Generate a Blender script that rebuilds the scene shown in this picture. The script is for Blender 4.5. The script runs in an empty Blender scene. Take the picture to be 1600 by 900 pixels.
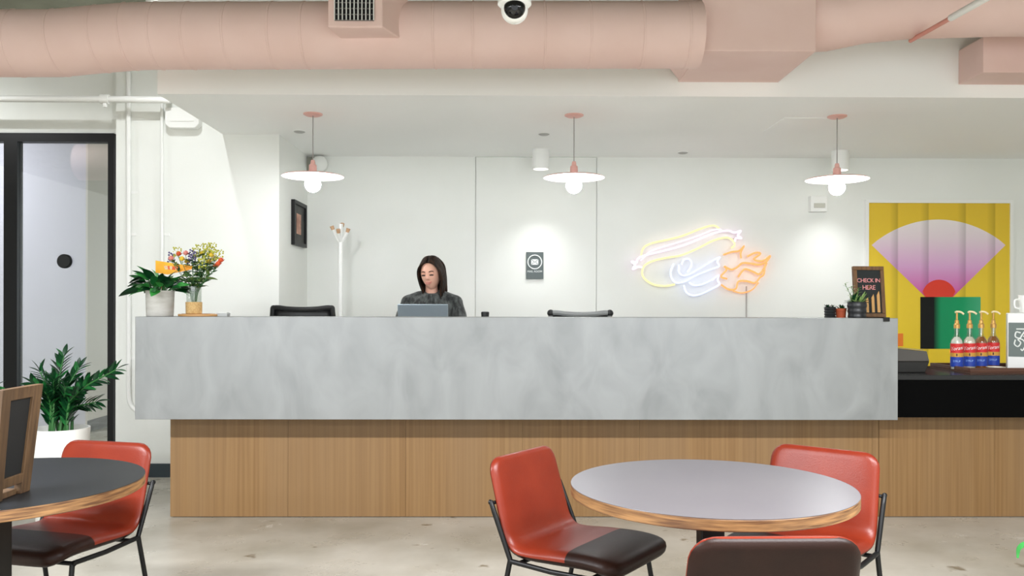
import bpy, bmesh, math, random
from mathutils import Vector, Matrix
PI = math.pi
rad = math.radians
scene = bpy.context.scene
COL = scene.collection

# ------------------------------------------------------------------ camera
F_PX, HOR = 1320.0, 480.0
YAW, ROLL = rad(0.55), 0.0022
CAM = Vector((0, 0, 1.32))
CROT = Matrix.Rotation(-YAW, 3, 'Z') @ Matrix.Rotation(rad(90), 3, 'X') @ Matrix.Rotation(ROLL, 3, 'Z')
cd = bpy.data.cameras.new('camera')
cd.sensor_width = 36.0
cd.lens = 36.0 * F_PX / 1600
cd.shift_y = (HOR - 450) / 1600
cd.clip_start = 0.02
cam = bpy.data.objects.new('camera', cd)
COL.objects.link(cam)
cam.matrix_world = Matrix.Translation(CAM) @ CROT.to_4x4()
scene.camera = cam

# ------------------------------------------------------------------ world, exposure, light
scene.view_settings.view_transform = 'Standard'
scene.view_settings.look = 'None'
scene.view_settings.gamma = 1.0
scene.view_settings.use_curve_mapping = False
scene.view_settings.exposure = 1.1
scene.cycles.use_denoising = True
scene.cycles.max_bounces = 8
scene.cycles.diffuse_bounces = 5
scene.cycles.glossy_bounces = 4
scene.cycles.transmission_bounces = 6
scene.cycles.transparent_max_bounces = 10
scene.cycles.sample_clamp_indirect = 8.0
scene.cycles.caustics_reflective = False
scene.cycles.caustics_refractive = False
world = bpy.data.worlds.new('world')
scene.world = world
world.use_nodes = True
bg = world.node_tree.nodes['Background']
bg.inputs[0].default_value = (0.92, 0.97, 1.0, 1)
bg.inputs[1].default_value = 1.45


def area_light(name, loc, sx, sy, power, color=(1, 1, 1), rot=(0, 0, 0), parent=None):
    l = bpy.data.lights.new(name, 'AREA')
    l.shape = 'RECTANGLE'; l.size = sx; l.size_y = sy; l.energy = power; l.color = color
    o = bpy.data.objects.new(name, l); COL.objects.link(o)
    o.location = loc; o.rotation_euler = rot
    o.parent = parent
    return o


def spot_light(name, loc, power, angle, blend, size, color=(1, 1, 1), rot=(0, 0, 0), parent=None):
    l = bpy.data.lights.new(name, 'SPOT')
    l.energy = power; l.spot_size = rad(angle); l.spot_blend = blend; l.shadow_soft_size = size; l.color = color
    o = bpy.data.objects.new(name, l); COL.objects.link(o)
    o.location = loc; o.rotation_euler = rot
    o.parent = parent
    return o


# ------------------------------------------------------------------ helpers
def at(px, py, Y):
    """world point on the plane y=Y under photo pixel (px, py)"""
    d = CROT @ Vector(((px - 800) / F_PX, -(py - HOR) / F_PX, -1))
    return CAM + d * (Y / d.y)


def lin(c):
    def f(v):
        v /= 255.0
        return v / 12.92 if v <= 0.04045 else ((v + 0.055) / 1.055) ** 2.4
    return (f(c[0]), f(c[1]), f(c[2]), 1.0)


MATS = {}


def mat(name, rgb, rough=0.5, metal=0.0, rgb2=None, scale=(8, 8, 8), lo=0.35, hi=0.65, bump=0.0, bscale=None,
        emit=None, estr=0.0, coat=0.0, spec=0.5, trans=0.0, detail=4.0, sheen=0.0, sub=0.0, ior=1.45):
    if name in MATS:
        return MATS[name]
    m = bpy.data.materials.new(name)
    m.use_nodes = True
    nt = m.node_tree
    b = nt.nodes['Principled BSDF']
    b.inputs['Base Color'].default_value = lin(rgb)
    b.inputs['Roughness'].default_value = rough
    b.inputs['Metallic'].default_value = metal
    b.inputs['Specular IOR Level'].default_value = spec
    b.inputs['Coat Weight'].default_value = coat
    b.inputs['Transmission Weight'].default_value = trans
    b.inputs['IOR'].default_value = ior
    b.inputs['Sheen Weight'].default_value = sheen
    if sub:
        b.inputs['Subsurface Weight'].default_value = sub
        b.inputs['Subsurface Radius'].default_value = (0.01, 0.004, 0.002)
    if emit:
        b.inputs['Emission Color'].default_value = lin(emit)
        b.inputs['Emission Strength'].default_value = estr
    if rgb2 or bump:
        tc = nt.nodes.new('ShaderNodeTexCoord')
        mp = nt.nodes.new('ShaderNodeMapping')
        mp.inputs['Scale'].default_value = scale
        nt.links.new(tc.outputs['Object'], mp.inputs[0])
        nz = nt.nodes.new('ShaderNodeTexNoise')
        nz.inputs['Scale'].default_value = 1.0
        nz.inputs['Detail'].default_value = detail
        nt.links.new(mp.outputs[0], nz.inputs['Vector'])
        if rgb2:
            cr = nt.nodes.new('ShaderNodeValToRGB')
            cr.color_ramp.elements[0].position = lo
            cr.color_ramp.elements[0].color = lin(rgb)
            cr.color_ramp.elements[1].position = hi
            cr.color_ramp.elements[1].color = lin(rgb2)
            nt.links.new(nz.outputs['Fac'], cr.inputs[0])
            nt.links.new(cr.outputs[0], b.inputs['Base Color'])
        if bump:
            src = nz
            if bscale:
                mp2 = nt.nodes.new('ShaderNodeMapping')
                mp2.inputs['Scale'].default_value = bscale
                nt.links.new(tc.outputs['Object'], mp2.inputs[0])
                src = nt.nodes.new('ShaderNodeTexNoise')
                src.inputs['Scale'].default_value = 1.0
                nt.links.new(mp2.outputs[0], src.inputs['Vector'])
            bp = nt.nodes.new('ShaderNodeBump')
            bp.inputs['Strength'].default_value = bump
            bp.inputs['Distance'].default_value = 0.01
            nt.links.new(src.outputs['Fac'], bp.inputs['Height'])
            nt.links.new(bp.outputs[0], b.inputs['Normal'])
    MATS[name] = m
    return m


def glass_mat(name, tint=(240, 244, 244), refl=0.10, const=None):
    """thin architectural glass: clear with a fresnel mirror"""
    m = bpy.data.materials.new(name); m.use_nodes = True
    nt = m.node_tree; nt.nodes.clear()
    out = nt.nodes.new('ShaderNodeOutputMaterial')
    mix = nt.nodes.new('ShaderNodeMixShader')
    tr = nt.nodes.new('ShaderNodeBsdfTransparent'); tr.inputs[0].default_value = lin(tint)
    gl = nt.nodes.new('ShaderNodeBsdfGlossy'); gl.inputs['Roughness'].default_value = 0.02
    lw = nt.nodes.new('ShaderNodeFresnel'); lw.inputs[0].default_value = 1.5
    ad = nt.nodes.new('ShaderNodeMath'); ad.operation = 'ADD'; ad.inputs[1].default_value = refl
    if const is None:
        nt.links.new(lw.outputs[0], ad.inputs[0]); nt.links.new(ad.outputs[0], mix.inputs[0])
    else:
        mix.inputs[0].default_value = const
    nt.links.new(tr.outputs[0], mix.inputs[1]); nt.links.new(gl.outputs[0], mix.inputs[2])
    nt.links.new(mix.outputs[0], out.inputs[0])
    MATS[name] = m
    return m


# geometry generators: (verts, faces)
def gbox(x0, x1, y0, y1, z0, z1):
    v = [(x0, y0, z0), (x1, y0, z0), (x1, y1, z0), (x0, y1, z0), (x0, y0, z1), (x1, y0, z1), (x1, y1, z1), (x0, y1, z1)]
    f = [(0, 3, 2, 1), (4, 5, 6, 7), (0, 1, 5, 4), (1, 2, 6, 5), (2, 3, 7, 6), (3, 0, 4, 7)]
    return v, f


def merge(*gs):
    V, Fs = [], []
    for v, f in gs:
        n = len(V)
        V += list(v); Fs += [tuple(i + n for i in q) for q in f]
    return V, Fs


def glathe(prof, n=24, c=(0, 0, 0), cap0=True, cap1=True):
    """profile of (radius, z) turned about z"""
    V, Fs = [], []
    for r, z in prof:
        for k in range(n):
            a = 2 * PI * k / n
            V.append((c[0] + r * math.cos(a), c[1] + r * math.sin(a), c[2] + z))
    for i in range(len(prof) - 1):
        for k in range(n):
            k2 = (k + 1) % n
            Fs.append((i * n + k, i * n + k2, (i + 1) * n + k2, (i + 1) * n + k))
    if cap0: Fs.append(tuple(reversed(range(n))))
    if cap1: Fs.append(tuple((len(prof) - 1) * n + k for k in range(n)))
    return V, Fs


def gtube(pts, r, n=8, closed=False, flat=1.0, caps=True):
    P = [Vector(p) for p in pts]
    m = len(P)
    R = r if isinstance(r, (list, tuple)) else [r] * m
    V, Fs = [], []
    t0 = (P[1] - P[0]).normalized()
    up = Vector((0, 0, 1)) if abs(t0.z) < 0.9 else Vector((0, 1, 0))
    nrm = (up - t0 * up.dot(t0)).normalized()
    for i in range(m):
        if closed:
            t = (P[(i + 1) % m] - P[i - 1]).normalized()
        elif i == 0: t = (P[1] - P[0]).normalized()
        elif i == m - 1: t = (P[-1] - P[-2]).normalized()
        else: t = ((P[i + 1] - P[i]).normalized() + (P[i] - P[i - 1]).normalized()).normalized()
        nrm = (nrm - t * nrm.dot(t))
        if nrm.length < 1e-6: nrm = t.orthogonal()
        nrm.normalize()
        bn = t.cross(nrm)
        for k in range(n):
            a = 2 * PI * k / n
            V.append(tuple(P[i] + (nrm * math.cos(a) * flat + bn * math.sin(a)) * R[i]))
    for i in range(m if closed else m - 1):
        j = (i + 1) % m
        for k in range(n):
            k2 = (k + 1) % n
            Fs.append((i * n + k, i * n + k2, j * n + k2, j * n + k))
    if not closed and caps:
        Fs.append(tuple(reversed(range(n))))
        Fs.append(tuple((m - 1) * n + k for k in range(n)))
    return V, Fs


def spline(pts, n=8, closed=False):
    """catmull-rom through points"""
    P = [Vector(p) for p in pts]
    out = []
    m = len(P)
    for i in range(m if closed else m - 1):
        if closed:
            p0, p1, p2, p3 = P[i - 1], P[i], P[(i + 1) % m], P[(i + 2) % m]
        else:
            p0 = P[i - 1] if i > 0 else P[0] * 2 - P[1]
            p1, p2 = P[i], P[i + 1]
            p3 = P[i + 2] if i + 2 < m else P[-1] * 2 - P[-2]
        for k in range(n):
            t = k / n
            out.append(0.5 * ((2 * p1) + (p2 - p0) * t + (2 * p0 - 5 * p1 + 4 * p2 - p3) * t * t + (3 * p1 - p0 - 3 * p2 + p3) * t ** 3))
    if not closed: out.append(P[-1])
    return out


def gprism(poly, axis, a, b):
    """2d polygon extruded along axis from a to b; poly coordinates are the other two axes in order"""
    def p(u, v, w):
        return {'x': (w, u, v), 'y': (u, w, v), 'z': (u, v, w)}[axis]
    n = len(poly)
    V = [p(u, v, a) for u, v in poly] + [p(u, v, b) for u, v in poly]
    Fs = [tuple(range(n)), tuple(reversed(range(n, 2 * n)))]
    for k in range(n):
        k2 = (k + 1) % n
        Fs.append((k, n + k, n + k2, k2))
    return V, Fs


def gsphere(c, r, nu=16, nv=10, sx=1, sy=1, sz=1):
    prof = []
    V, Fs = [], []
    for i in range(1, nv):
        th = PI * i / nv
        for k in range(nu):
            a = 2 * PI * k / nu
            V.append((c[0] + r * sx * math.sin(th) * math.cos(a), c[1] + r * sy * math.sin(th) * math.sin(a), c[2] + r * sz * math.cos(th)))
    top = len(V); V.append((c[0], c[1], c[2] + r * sz)); V.append((c[0], c[1], c[2] - r * sz))
    for i in range(nv - 2):
        for k in range(nu):
            k2 = (k + 1) % nu
            Fs.append((i * nu + k, (i + 1) * nu + k, (i + 1) * nu + k2, i * nu + k2))
    for k in range(nu):
        k2 = (k + 1) % nu
        Fs.append((top, k, k2)); Fs.append((top + 1, (nv - 2) * nu + k2, (nv - 2) * nu + k))
    return V, Fs


def xform(g, M):
    return [tuple(M @ Vector(v)) for v in g[0]], g[1]


def mesh(g, m, smooth=False, bevel=0.0, seg=2, name='mesh', fix=True):
    me = bpy.data.meshes.new(name)
    me.from_pydata([tuple(v) for v in g[0]], [], g[1])
    bm = bmesh.new(); bm.from_mesh(me)
    if fix: bmesh.ops.recalc_face_normals(bm, faces=bm.faces)
    if bevel:
        es = [e for e in bm.edges if len(e.link_faces) == 2 and e.calc_face_angle(0) > rad(40)]
        bmesh.ops.bevel(bm, geom=es, offset=bevel, segments=seg, affect='EDGES', profile=0.5, clamp_overlap=True)
    bm.to_mesh(me); bm.free()
    if m: me.materials.append(m)
    if smooth:
        for p in me.polygons: p.use_smooth = True
        if smooth != 'all':
            try: me.set_sharp_from_angle(angle=rad(38))
            except Exception: pass
    return me


def link(name, me, parent=None, world=False):
    o = bpy.data.objects.new(name, me)
    COL.objects.link(o)
    if parent:
        o.parent = parent
        if world: o.matrix_parent_inverse = parent.matrix_basis.inverted()
    return o


def obj(name, g, m, parent=None, smooth=False, bevel=0.0, seg=2, world=False):
    return link(name, mesh(g, m, smooth, bevel, seg, name), parent, world)


def tag(o, label=None, cat=None, group=None, kind=None):
    if label: o['label'] = label
    if cat: o['category'] = cat
    if group: o['group'] = group
    if kind: o['kind'] = kind
    return o


def thing(name, label, cat, loc=(0, 0, 0), rz=0.0, group=None):
    o = bpy.data.objects.new(name, None)
    COL.objects.link(o)
    o.empty_display_size = 0.1
    o.location = loc; o.rotation_euler = (0, 0, rz)
    return tag(o, label, cat, group)


def struct(name, g, m, label=None, parent=None, bevel=0.0, smooth=False, cat=None):
    o = obj(name, g, m, parent, smooth, bevel)
    o['kind'] = 'structure'
    if parent is None:
        o['label'] = label or name.replace('_', ' ')
        o['category'] = cat or name.split('_')[0]
    return o


def copy_tree(o, parent=None):
    c = o.copy(); COL.objects.link(c); c.parent = parent
    for ch in list(o.children): copy_tree(ch, c)
    return c


def text_geo(s, size, m, extrude=0.0006, align='CENTER', shear=0.0, space=1.0):
    cu = bpy.data.curves.new('lettering', 'FONT')
    cu.body = s; cu.size = size; cu.align_x = align; cu.align_y = 'CENTER'; cu.extrude = extrude; cu.shear = shear
    cu.space_character = space; cu.resolution_u = 3
    o = bpy.data.objects.new('lettering', cu); COL.objects.link(o)
    dg = bpy.context.evaluated_depsgraph_get()
    me = bpy.data.meshes.new_from_object(o.evaluated_get(dg))
    COL.objects.unlink(o); bpy.data.objects.remove(o); bpy.data.curves.remove(cu)
    me.materials.clear(); me.materials.append(m)
    return me


def lettering(s, size, m, loc, parent, rot=(rad(90), 0, 0), name='lettering', **k):
    o = link(name, text_geo(s, size, m, **k), parent)
    o.location = loc; o.rotation_euler = rot
    return o


random.seed(7)
# ------------------------------------------------------------------ materials
M_WALL = mat('wall_paint', (232, 234, 229), 0.62, rgb2=(236, 238, 234), scale=(1.5, 1.5, 1.5), bump=0.03, bscale=(60, 60, 60))
M_SOFFIT = mat('soffit_paint', (247, 248, 246), 0.7, rgb2=(249, 250, 248), scale=(1, 1, 1))
M_CEIL = mat('exposed_ceiling', (150, 152, 136), 0.9, rgb2=(126, 128, 114), scale=(2, 2, 2), bump=0.3)
M_PINK = mat('pink_duct_paint', (231, 202, 194), 0.6, rgb2=(226, 195, 186), scale=(2.5, 3, 3), bump=0.05, bscale=(3, 20, 20))
M_PINKLAMP = mat('pink_lamp_enamel', (226, 176, 166), 0.4)
M_WHITE = mat('white_enamel', (238, 239, 236), 0.35)
M_WHITEP = mat('white_plastic', (236, 237, 233), 0.4)
M_BLACK = mat('black_metal', (9, 9, 10), 0.42, spec=0.35)
M_BLACKP = mat('black_plastic', (16, 17, 18), 0.45)
M_BASEB = mat('dark_baseboard', (42, 54, 60), 0.5)
M_CHROME = mat('chrome', (200, 200, 200), 0.15, 1.0)


def floor_material():
    m = bpy.data.materials.new('polished_concrete'); m.use_nodes = True
    nt = m.node_tree; b = nt.nodes['Principled BSDF']
    tc = nt.nodes.new('ShaderNodeTexCoord')

    def noise(sc, det, rough=0.6):
        n = nt.nodes.new('ShaderNodeTexNoise'); n.inputs['Scale'].default_value = sc
        n.inputs['Detail'].default_value = det; n.inputs['Roughness'].default_value = rough
        nt.links.new(tc.outputs['Object'], n.inputs['Vector']); return n

    def ramp(src, a, ca, c, cc):
        r = nt.nodes.new('ShaderNodeValToRGB')
        r.color_ramp.elements[0].position = a; r.color_ramp.elements[0].color = ca
        r.color_ramp.elements[1].position = c; r.color_ramp.elements[1].color = cc
        nt.links.new(src.outputs['Fac'], r.inputs[0]); return r
    base = ramp(noise(0.9, 8), 0.32, lin((148, 142, 127)), 0.68, lin((197, 192, 181)))
    spots = ramp(noise(5.5, 3), 0.27, (0.45, 0.40, 0.33, 1), 0.34, (1, 1, 1, 1))
    scuff = ramp(noise(2.6, 9, 0.75), 0.63, (0, 0, 0, 1), 0.70, (1, 1, 1, 1))
    mul = nt.nodes.new('ShaderNodeMixRGB'); mul.blend_type = 'MULTIPLY'; mul.inputs[0].default_value = 1.0
    nt.links.new(base.outputs[0], mul.inputs[1]); nt.links.new(spots.outputs[0], mul.inputs[2])
    mx = nt.nodes.new('ShaderNodeMixRGB'); mx.inputs[2].default_value = lin((226, 223, 216))
    nt.links.new(scuff.outputs[0], mx.inputs[0]); nt.links.new(mul.outputs[0], mx.inputs[1])
    nt.links.new(mx.outputs[0], b.inputs['Base Color'])
    rr = ramp(noise(3, 6), 0.3, (0.22, 0.22, 0.22, 1), 0.7, (0.42, 0.42, 0.42, 1))
    nt.links.new(rr.outputs[0], b.inputs['Roughness'])
    return m


def wood_material(name, c1, c2, c3, vec=(55, 55, 1.2), rough=0.45, bump=0.1):
    """fine straight grain with slow colour drift"""
    m = bpy.data.materials.new(name); m.use_nodes = True
    nt = m.node_tree; b = nt.nodes['Principled BSDF']
    b.inputs['Roughness'].default_value = rough
    tc = nt.nodes.new('ShaderNodeTexCoord')

    def noise(scale, det):
        mp = nt.nodes.new('ShaderNodeMapping'); mp.inputs['Scale'].default_value = scale
        nt.links.new(tc.outputs['Object'], mp.inputs[0])
        n = nt.nodes.new('ShaderNodeTexNoise'); n.inputs['Scale'].default_value = 1; n.inputs['Detail'].default_value = det
        nt.links.new(mp.outputs[0], n.inputs['Vector']); return n
    g = noise(vec, 5)
    d = noise(tuple(v * 0.06 for v in vec), 2)
    r = nt.nodes.new('ShaderNodeValToRGB')
    r.color_ramp.elements[0].position = 0.36; r.color_ramp.elements[0].color = lin(c1)
    r.color_ramp.elements[1].position = 0.64; r.color_ramp.elements[1].color = lin(c2)
    nt.links.new(g.outputs['Fac'], r.inputs[0])
    mx = nt.nodes.new('ShaderNodeMixRGB'); mx.inputs[2].default_value = lin(c3)
    rm = nt.nodes.new('ShaderNodeMapRange')
    rm.inputs[1].default_value = 0.4; rm.inputs[2].default_value = 0.65; rm.inputs[4].default_value = 0.6
    nt.links.new(d.outputs['Fac'], rm.inputs[0]); nt.links.new(rm.outputs[0], mx.inputs[0])
    nt.links.new(r.outputs[0], mx.inputs[1]); nt.links.new(mx.outputs[0], b.inputs['Base Color'])
    bp = nt.nodes.new('ShaderNodeBump'); bp.inputs['Strength'].default_value = bump; bp.inputs['Distance'].default_value = 0.004
    nt.links.new(g.outputs['Fac'], bp.inputs['Height']); nt.links.new(bp.outputs[0], b.inputs['Normal'])
    MATS[name] = m
    return m


def metal_panel_material():
    m = bpy.data.materials.new('burnished_sheet_metal'); m.use_nodes = True
    nt = m.node_tree; b = nt.nodes['Principled BSDF']
    b.inputs['Metallic'].default_value = 0.55
    tc = nt.nodes.new('ShaderNodeTexCoord')
    mp = nt.nodes.new('ShaderNodeMapping'); mp.inputs['Scale'].default_value = (4.0, 4.0, 2.2); mp.inputs['Rotation'].default_value = (0, rad(35), 0)
    nt.links.new(tc.outputs['Object'], mp.inputs[0])
    n = nt.nodes.new('ShaderNodeTexNoise'); n.inputs['Scale'].default_value = 1.3; n.inputs['Detail'].default_value = 3; n.inputs['Distortion'].default_value = 0.8
    nt.links.new(mp.outputs[0], n.inputs['Vector'])
    r = nt.nodes.new('ShaderNodeValToRGB')
    r.color_ramp.elements[0].position = 0.3; r.color_ramp.elements[0].color = lin((132, 134, 134))
    r.color_ramp.elements[1].position = 0.7; r.color_ramp.elements[1].color = lin((149, 151, 151))
    nt.links.new(n.outputs['Fac'], r.inputs[0]); nt.links.new(r.outputs[0], b.inputs['Base Color'])
    r2 = nt.nodes.new('ShaderNodeMapRange'); r2.inputs[3].default_value = 0.38; r2.inputs[4].default_value = 0.55
    nt.links.new(n.outputs['Fac'], r2.inputs[0]); nt.links.new(r2.outputs[0], b.inputs['Roughness'])
    bp = nt.nodes.new('ShaderNodeBump'); bp.inputs['Strength'].default_value = 0.12; bp.inputs['Distance'].default_value = 0.02
    nt.links.new(n.outputs['Fac'], bp.inputs['Height']); nt.links.new(bp.outputs[0], b.inputs['Normal'])
    return m


M_FLOOR = floor_material()
M_METAL = metal_panel_material()
M_OAK = wood_material('oak_veneer', (124, 91, 51), (138, 105, 64), (133, 104, 70), (70, 70, 0.8), 0.5, 0.08)
M_DARKWOOD = wood_material('walnut_tray', (74, 44, 30), (98, 62, 44), (60, 36, 26), (2, 60, 60), 0.45, 0.05)
M_FRAMEWOOD = wood_material('weathered_frame_wood', (74, 53, 34), (104, 78, 51), (66, 48, 30), (60, 60, 4), 0.6, 0.1)
M_PLY = wood_material('plywood_edge', (158, 118, 74), (66, 38, 20), (128, 88, 52), (8, 8, 130), 0.5, 0.05)
M_LIGHTWOOD = wood_material('light_wood', (206, 160, 104), (188, 138, 84), (196, 150, 96), (4, 50, 50), 0.5, 0.03)
M_LEATHER = mat('cognac_leather', (118, 40, 22), 0.34, rgb2=(108, 34, 18), scale=(6, 6, 6), bump=0.06, bscale=(220, 220, 220), spec=0.35)
M_LEATHERD = mat('dark_brown_leather', (38, 20, 14), 0.42, spec=0.2, rgb2=(31, 16, 11), scale=(7, 7, 7), bump=0.06, bscale=(220, 220, 220))
M_LAM = mat('grey_laminate', (84, 80, 84), 0.34, rgb2=(89, 85, 88), scale=(3, 3, 3))
M_LAM_DARKREFL = mat('grey_laminate_dark_reflection', (22, 24, 26), 0.42, spec=0.25, rgb2=(26, 28, 30), scale=(3, 3, 3))  # same grey laminate, its dark reflection put into the colour
M_GLASS = glass_mat('clear_glass')
M_SOIL = mat('potting_soil', (38, 28, 20), 0.95, rgb2=(60, 44, 32), scale=(60, 60, 60), bump=0.5)
M_GREEN = mat('glossy_dark_leaf', (16, 66, 34), 0.32, rgb2=(9, 44, 22), scale=(20, 20, 20))
M_GREEN2 = mat('mid_green_leaf', (34, 108, 50), 0.4, rgb2=(22, 84, 38), scale=(25, 25, 25))
M_GREEN3 = mat('pale_green_leaf', (120, 160, 88), 0.5, rgb2=(156, 178, 110), scale=(30, 30, 30))
M_STEM = mat('plant_stem', (52, 104, 52), 0.5)

# ------------------------------------------------------------------ the room
Y_B, Y_P, Y_D = 7.5, 6.56, 6.68        # back wall, left pier, glazed wall
Z_S, Z_C = 2.655, 3.55                 # soffit underside, exposed ceiling
X_SIDE = at(436, 400, Y_P).x           # side wall of the desk alcove
X_PL = at(181, 400, Y_P).x             # left end of the pier
Y_SF = 5.33                            # soffit fascia
X_SL = at(246, 130, Y_SF).x
XR = 6.2
XL = -8.0
YR = -6.0
struct('floor', gbox(XL, XR, YR, 13, -0.12, 0), M_FLOOR, 'worn polished beige concrete floor')
struct('ceiling', gbox(XL, XR, YR, 13, Z_C, Z_C + 0.12), M_CEIL, 'grey green exposed ceiling above the pink duct')
struct('ceiling_soffit', gbox(X_SL, XR, Y_SF, Y_B, Z_S, Z_C), M_SOFFIT, 'dropped white soffit above the reception desk', cat='ceiling')
# back wall in three runs with a flush door between the two shadow gaps
xa, xb = at(743, 400, Y_B).x, at(932, 400, Y_B).x
struct('wall_back', merge(gbox(X_SIDE, xa - 0.002, Y_B, Y_B + 0.15, 0, Z_S), gbox(xb + 0.002, XR, Y_B, Y_B + 0.15, 0, Z_S),
                          gbox(xa - 0.002, xb + 0.002, Y_B + 0.03, Y_B + 0.15, 0, Z_S)), M_WALL, 'white painted wall behind the reception desk')
struct('door_2', gbox(xa + 0.002, xb - 0.002, Y_B + 0.002, Y_B + 0.03, 0.01, Z_S - 0.004), M_WALL, 'flush white door panel in the back wall with thin shadow gaps')
struct('wall_left', merge(gbox(X_PL, X_SIDE, Y_P, Y_B + 0.15, 0, Z_C)), M_WALL, 'white wall pier with conduits left of the desk')
struct('baseboard_left', gbox(X_PL, X_SIDE, Y_P - 0.012, Y_P, 0, 0.105), M_BASEB, 'dark slate baseboard along the white pier')
zt = at(90, 209, Y_D).z
struct('wall_door', merge(gbox(XL, X_PL, Y_D, Y_D + 0.15, zt, Z_C)), M_WALL, 'white wall above the black framed glass door')
struct('wall_right', gbox(XR, XR + 0.15, YR, Y_B + 0.15, 0, Z_C), M_WALL, 'white wall on the right side of the room')
struct('wall_west', gbox(XL - 0.15, XL, YR, 13, 0, Z_C), M_WALL, 'white wall on the far left side of the room')
# rear wall: a row of wide window openings behind the photographer
rear = [gbox(XL, XR, YR - 0.2, YR, 0, 0.35), gbox(XL, XR, YR - 0.2, YR, 3.3, Z_C)]
n = 5
wbay = (XR - XL) / n
for i in range(n + 1):
    xc = XL + i * wbay
    rear.append(gbox(max(XL, xc - 0.15), min(XR, xc + 0.15), YR - 0.2, YR, 0.35, 3.3))
struct('wall_rear', merge(*rear), M_WALL, 'white rear wall with a row of wide window openings')
# room behind the glass: lavender wall, and a beige return running back with a dark baseboard
M_LAV = mat('lavender_wall', (214, 209, 220), 0.6)
M_BEIGE = mat('beige_wall', (214, 205, 195), 0.6)
YI = 8.9
xi = at(134, 400, YI).x
struct('wall_inner', gbox(XL, xi, YI, 13, 0, Z_C), M_LAV, 'pale lavender wall inside the glazed room')
struct('wall_inner_return', gbox(xi, xi + 0.02, YI, 13, 0, Z_C), M_BEIGE, 'beige return wall seen through the glass', cat='wall')
struct('baseboard_inner', gbox(xi + 0.02, xi + 0.035, YI, 13, 0, 0.12), M_BASEB, 'dark baseboard inside the glazed room')
struct('wall_inner_end', gbox(xi, X_SIDE, 12.85, 13, 0, Z_C), M_BEIGE, 'beige end wall of the glazed room', cat='wall')

# glazed door and side light in black frame
dr = tag(obj('door_1', merge(
    gbox(at(171, 400, Y_D).x, at(180, 400, Y_D).x, Y_D - 0.03, Y_D + 0.05, 0, zt),
    gbox(XL, at(171, 400, Y_D).x, Y_D - 0.03, Y_D + 0.05, zt - 0.068, zt),
    gbox(at(9, 400, Y_D).x, at(30, 400, Y_D).x, Y_D - 0.03, Y_D + 0.05, 0, zt - 0.068),
    gbox(at(30, 400, Y_D).x, at(171, 400, Y_D).x, Y_D - 0.02, Y_D + 0.04, 0, 0.09)), M_BLACK),
    'black steel framed glass door beside the white pier', 'door', kind='structure')
obj('pane', gbox(at(30, 400, Y_D).x, at(171, 400, Y_D).x, Y_D, Y_D + 0.01, 0.09, zt - 0.068), M_GLASS, dr)
obj('pane', gbox(XL + 0.02, at(9, 400, Y_D).x, Y_D, Y_D + 0.01, 0.0, zt - 0.068), M_GLASS, dr)
p = at(99, 408, Y_D - 0.03)
g = xform(glathe([(0.0, 0), (0.05, 0), (0.056, 0.008), (0.056, 0.03)], 24), Matrix.Translation(p) @ Matrix.Rotation(rad(-90), 4, 'X'))
obj('door_pull', g, M_BLACKP, dr, smooth=True)

# ------------------------------------------------------------------ room lights and added fill lights
def fill_bar(x, y, ln, power, label):  # unseen lamp bars, added to brighten the floor and its bounce
    t = thing('added_linear_light', label, 'ceiling light', (x, y, Z_C), 0, 'added linear lights over the cafe')
    obj('housing', gbox(-ln / 2, ln / 2, -0.07, 0.07, -0.98, -0.90), M_WHITE, t, bevel=0.006)
    for s in (-1, 1):
        obj('hanger', gtube([(s * ln * 0.4, 0, 0), (s * ln * 0.4, 0, -0.91)], 0.004, 6), M_CHROME, t)
    area_light('added_linear_lamp', (0, 0, -0.985), ln - 0.05, 0.12, power, (0.95, 0.965, 1.0), parent=t)


fill_bar(-2.4, 1.7, 2.6, 128, 'added unseen linear light above the left cafe table')
fill_bar(1.7, 1.7, 2.6, 128, 'added unseen linear light above the right cafe table')
fill_bar(-2.6, -1.8, 2.6, 66, 'added unseen linear light behind the viewer on the left')
fill_bar(1.8, -1.8, 2.6, 66, 'added unseen linear light behind the viewer on the right')
# out-of-view lamp added to light the glazed room's interior
t = thing('added_room_light', 'added unseen light inside the glazed room', 'ceiling light', (-6.2, 7.8, Z_C))
obj('trim', glathe([(0.28, -0.03), (0.3, -0.02), (0.3, 0)], 24), M_WHITE, t)
area_light('added_room_lamp', (0, 0, -0.04), 0.5, 0.5, 62, (0.95, 0.95, 1), parent=t)

# ceiling spots: the one over the desk's left end throws the soffit's edge onto the pier
def track_spot(x, y, power, tilt, label):
    t = thing('spot_lamp', label, 'spot lamp', (x, y, Z_C), 0, 'ceiling spot lamps by the glass door')
    obj('stem', gtube([(0, 0, 0), (0, 0, -0.12)], 0.01, 8), M_WHITE, t)
    obj('head', glathe([(0.03, -0.1), (0.05, -0.11), (0.055, -0.24), (0.048, -0.24), (0.045, -0.2)], 20, cap1=False), M_WHITE, t, smooth=True)
    spot_light('spot', (0, 0, -0.245), power, 168, 0.4, 0.025, (0.96, 0.98, 1.0), rot=(rad(tilt), 0, 0), parent=t)


track_spot(X_SL - 0.14, 5.62, 12, -4, 'white ceiling spot lamp above the left end of the desk')
track_spot(-4.6, 5.5, 24, 8, 'added spot lamp above the floor plants, brightening the door wall')  # extra spot added to brighten the door wall and plants


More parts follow.
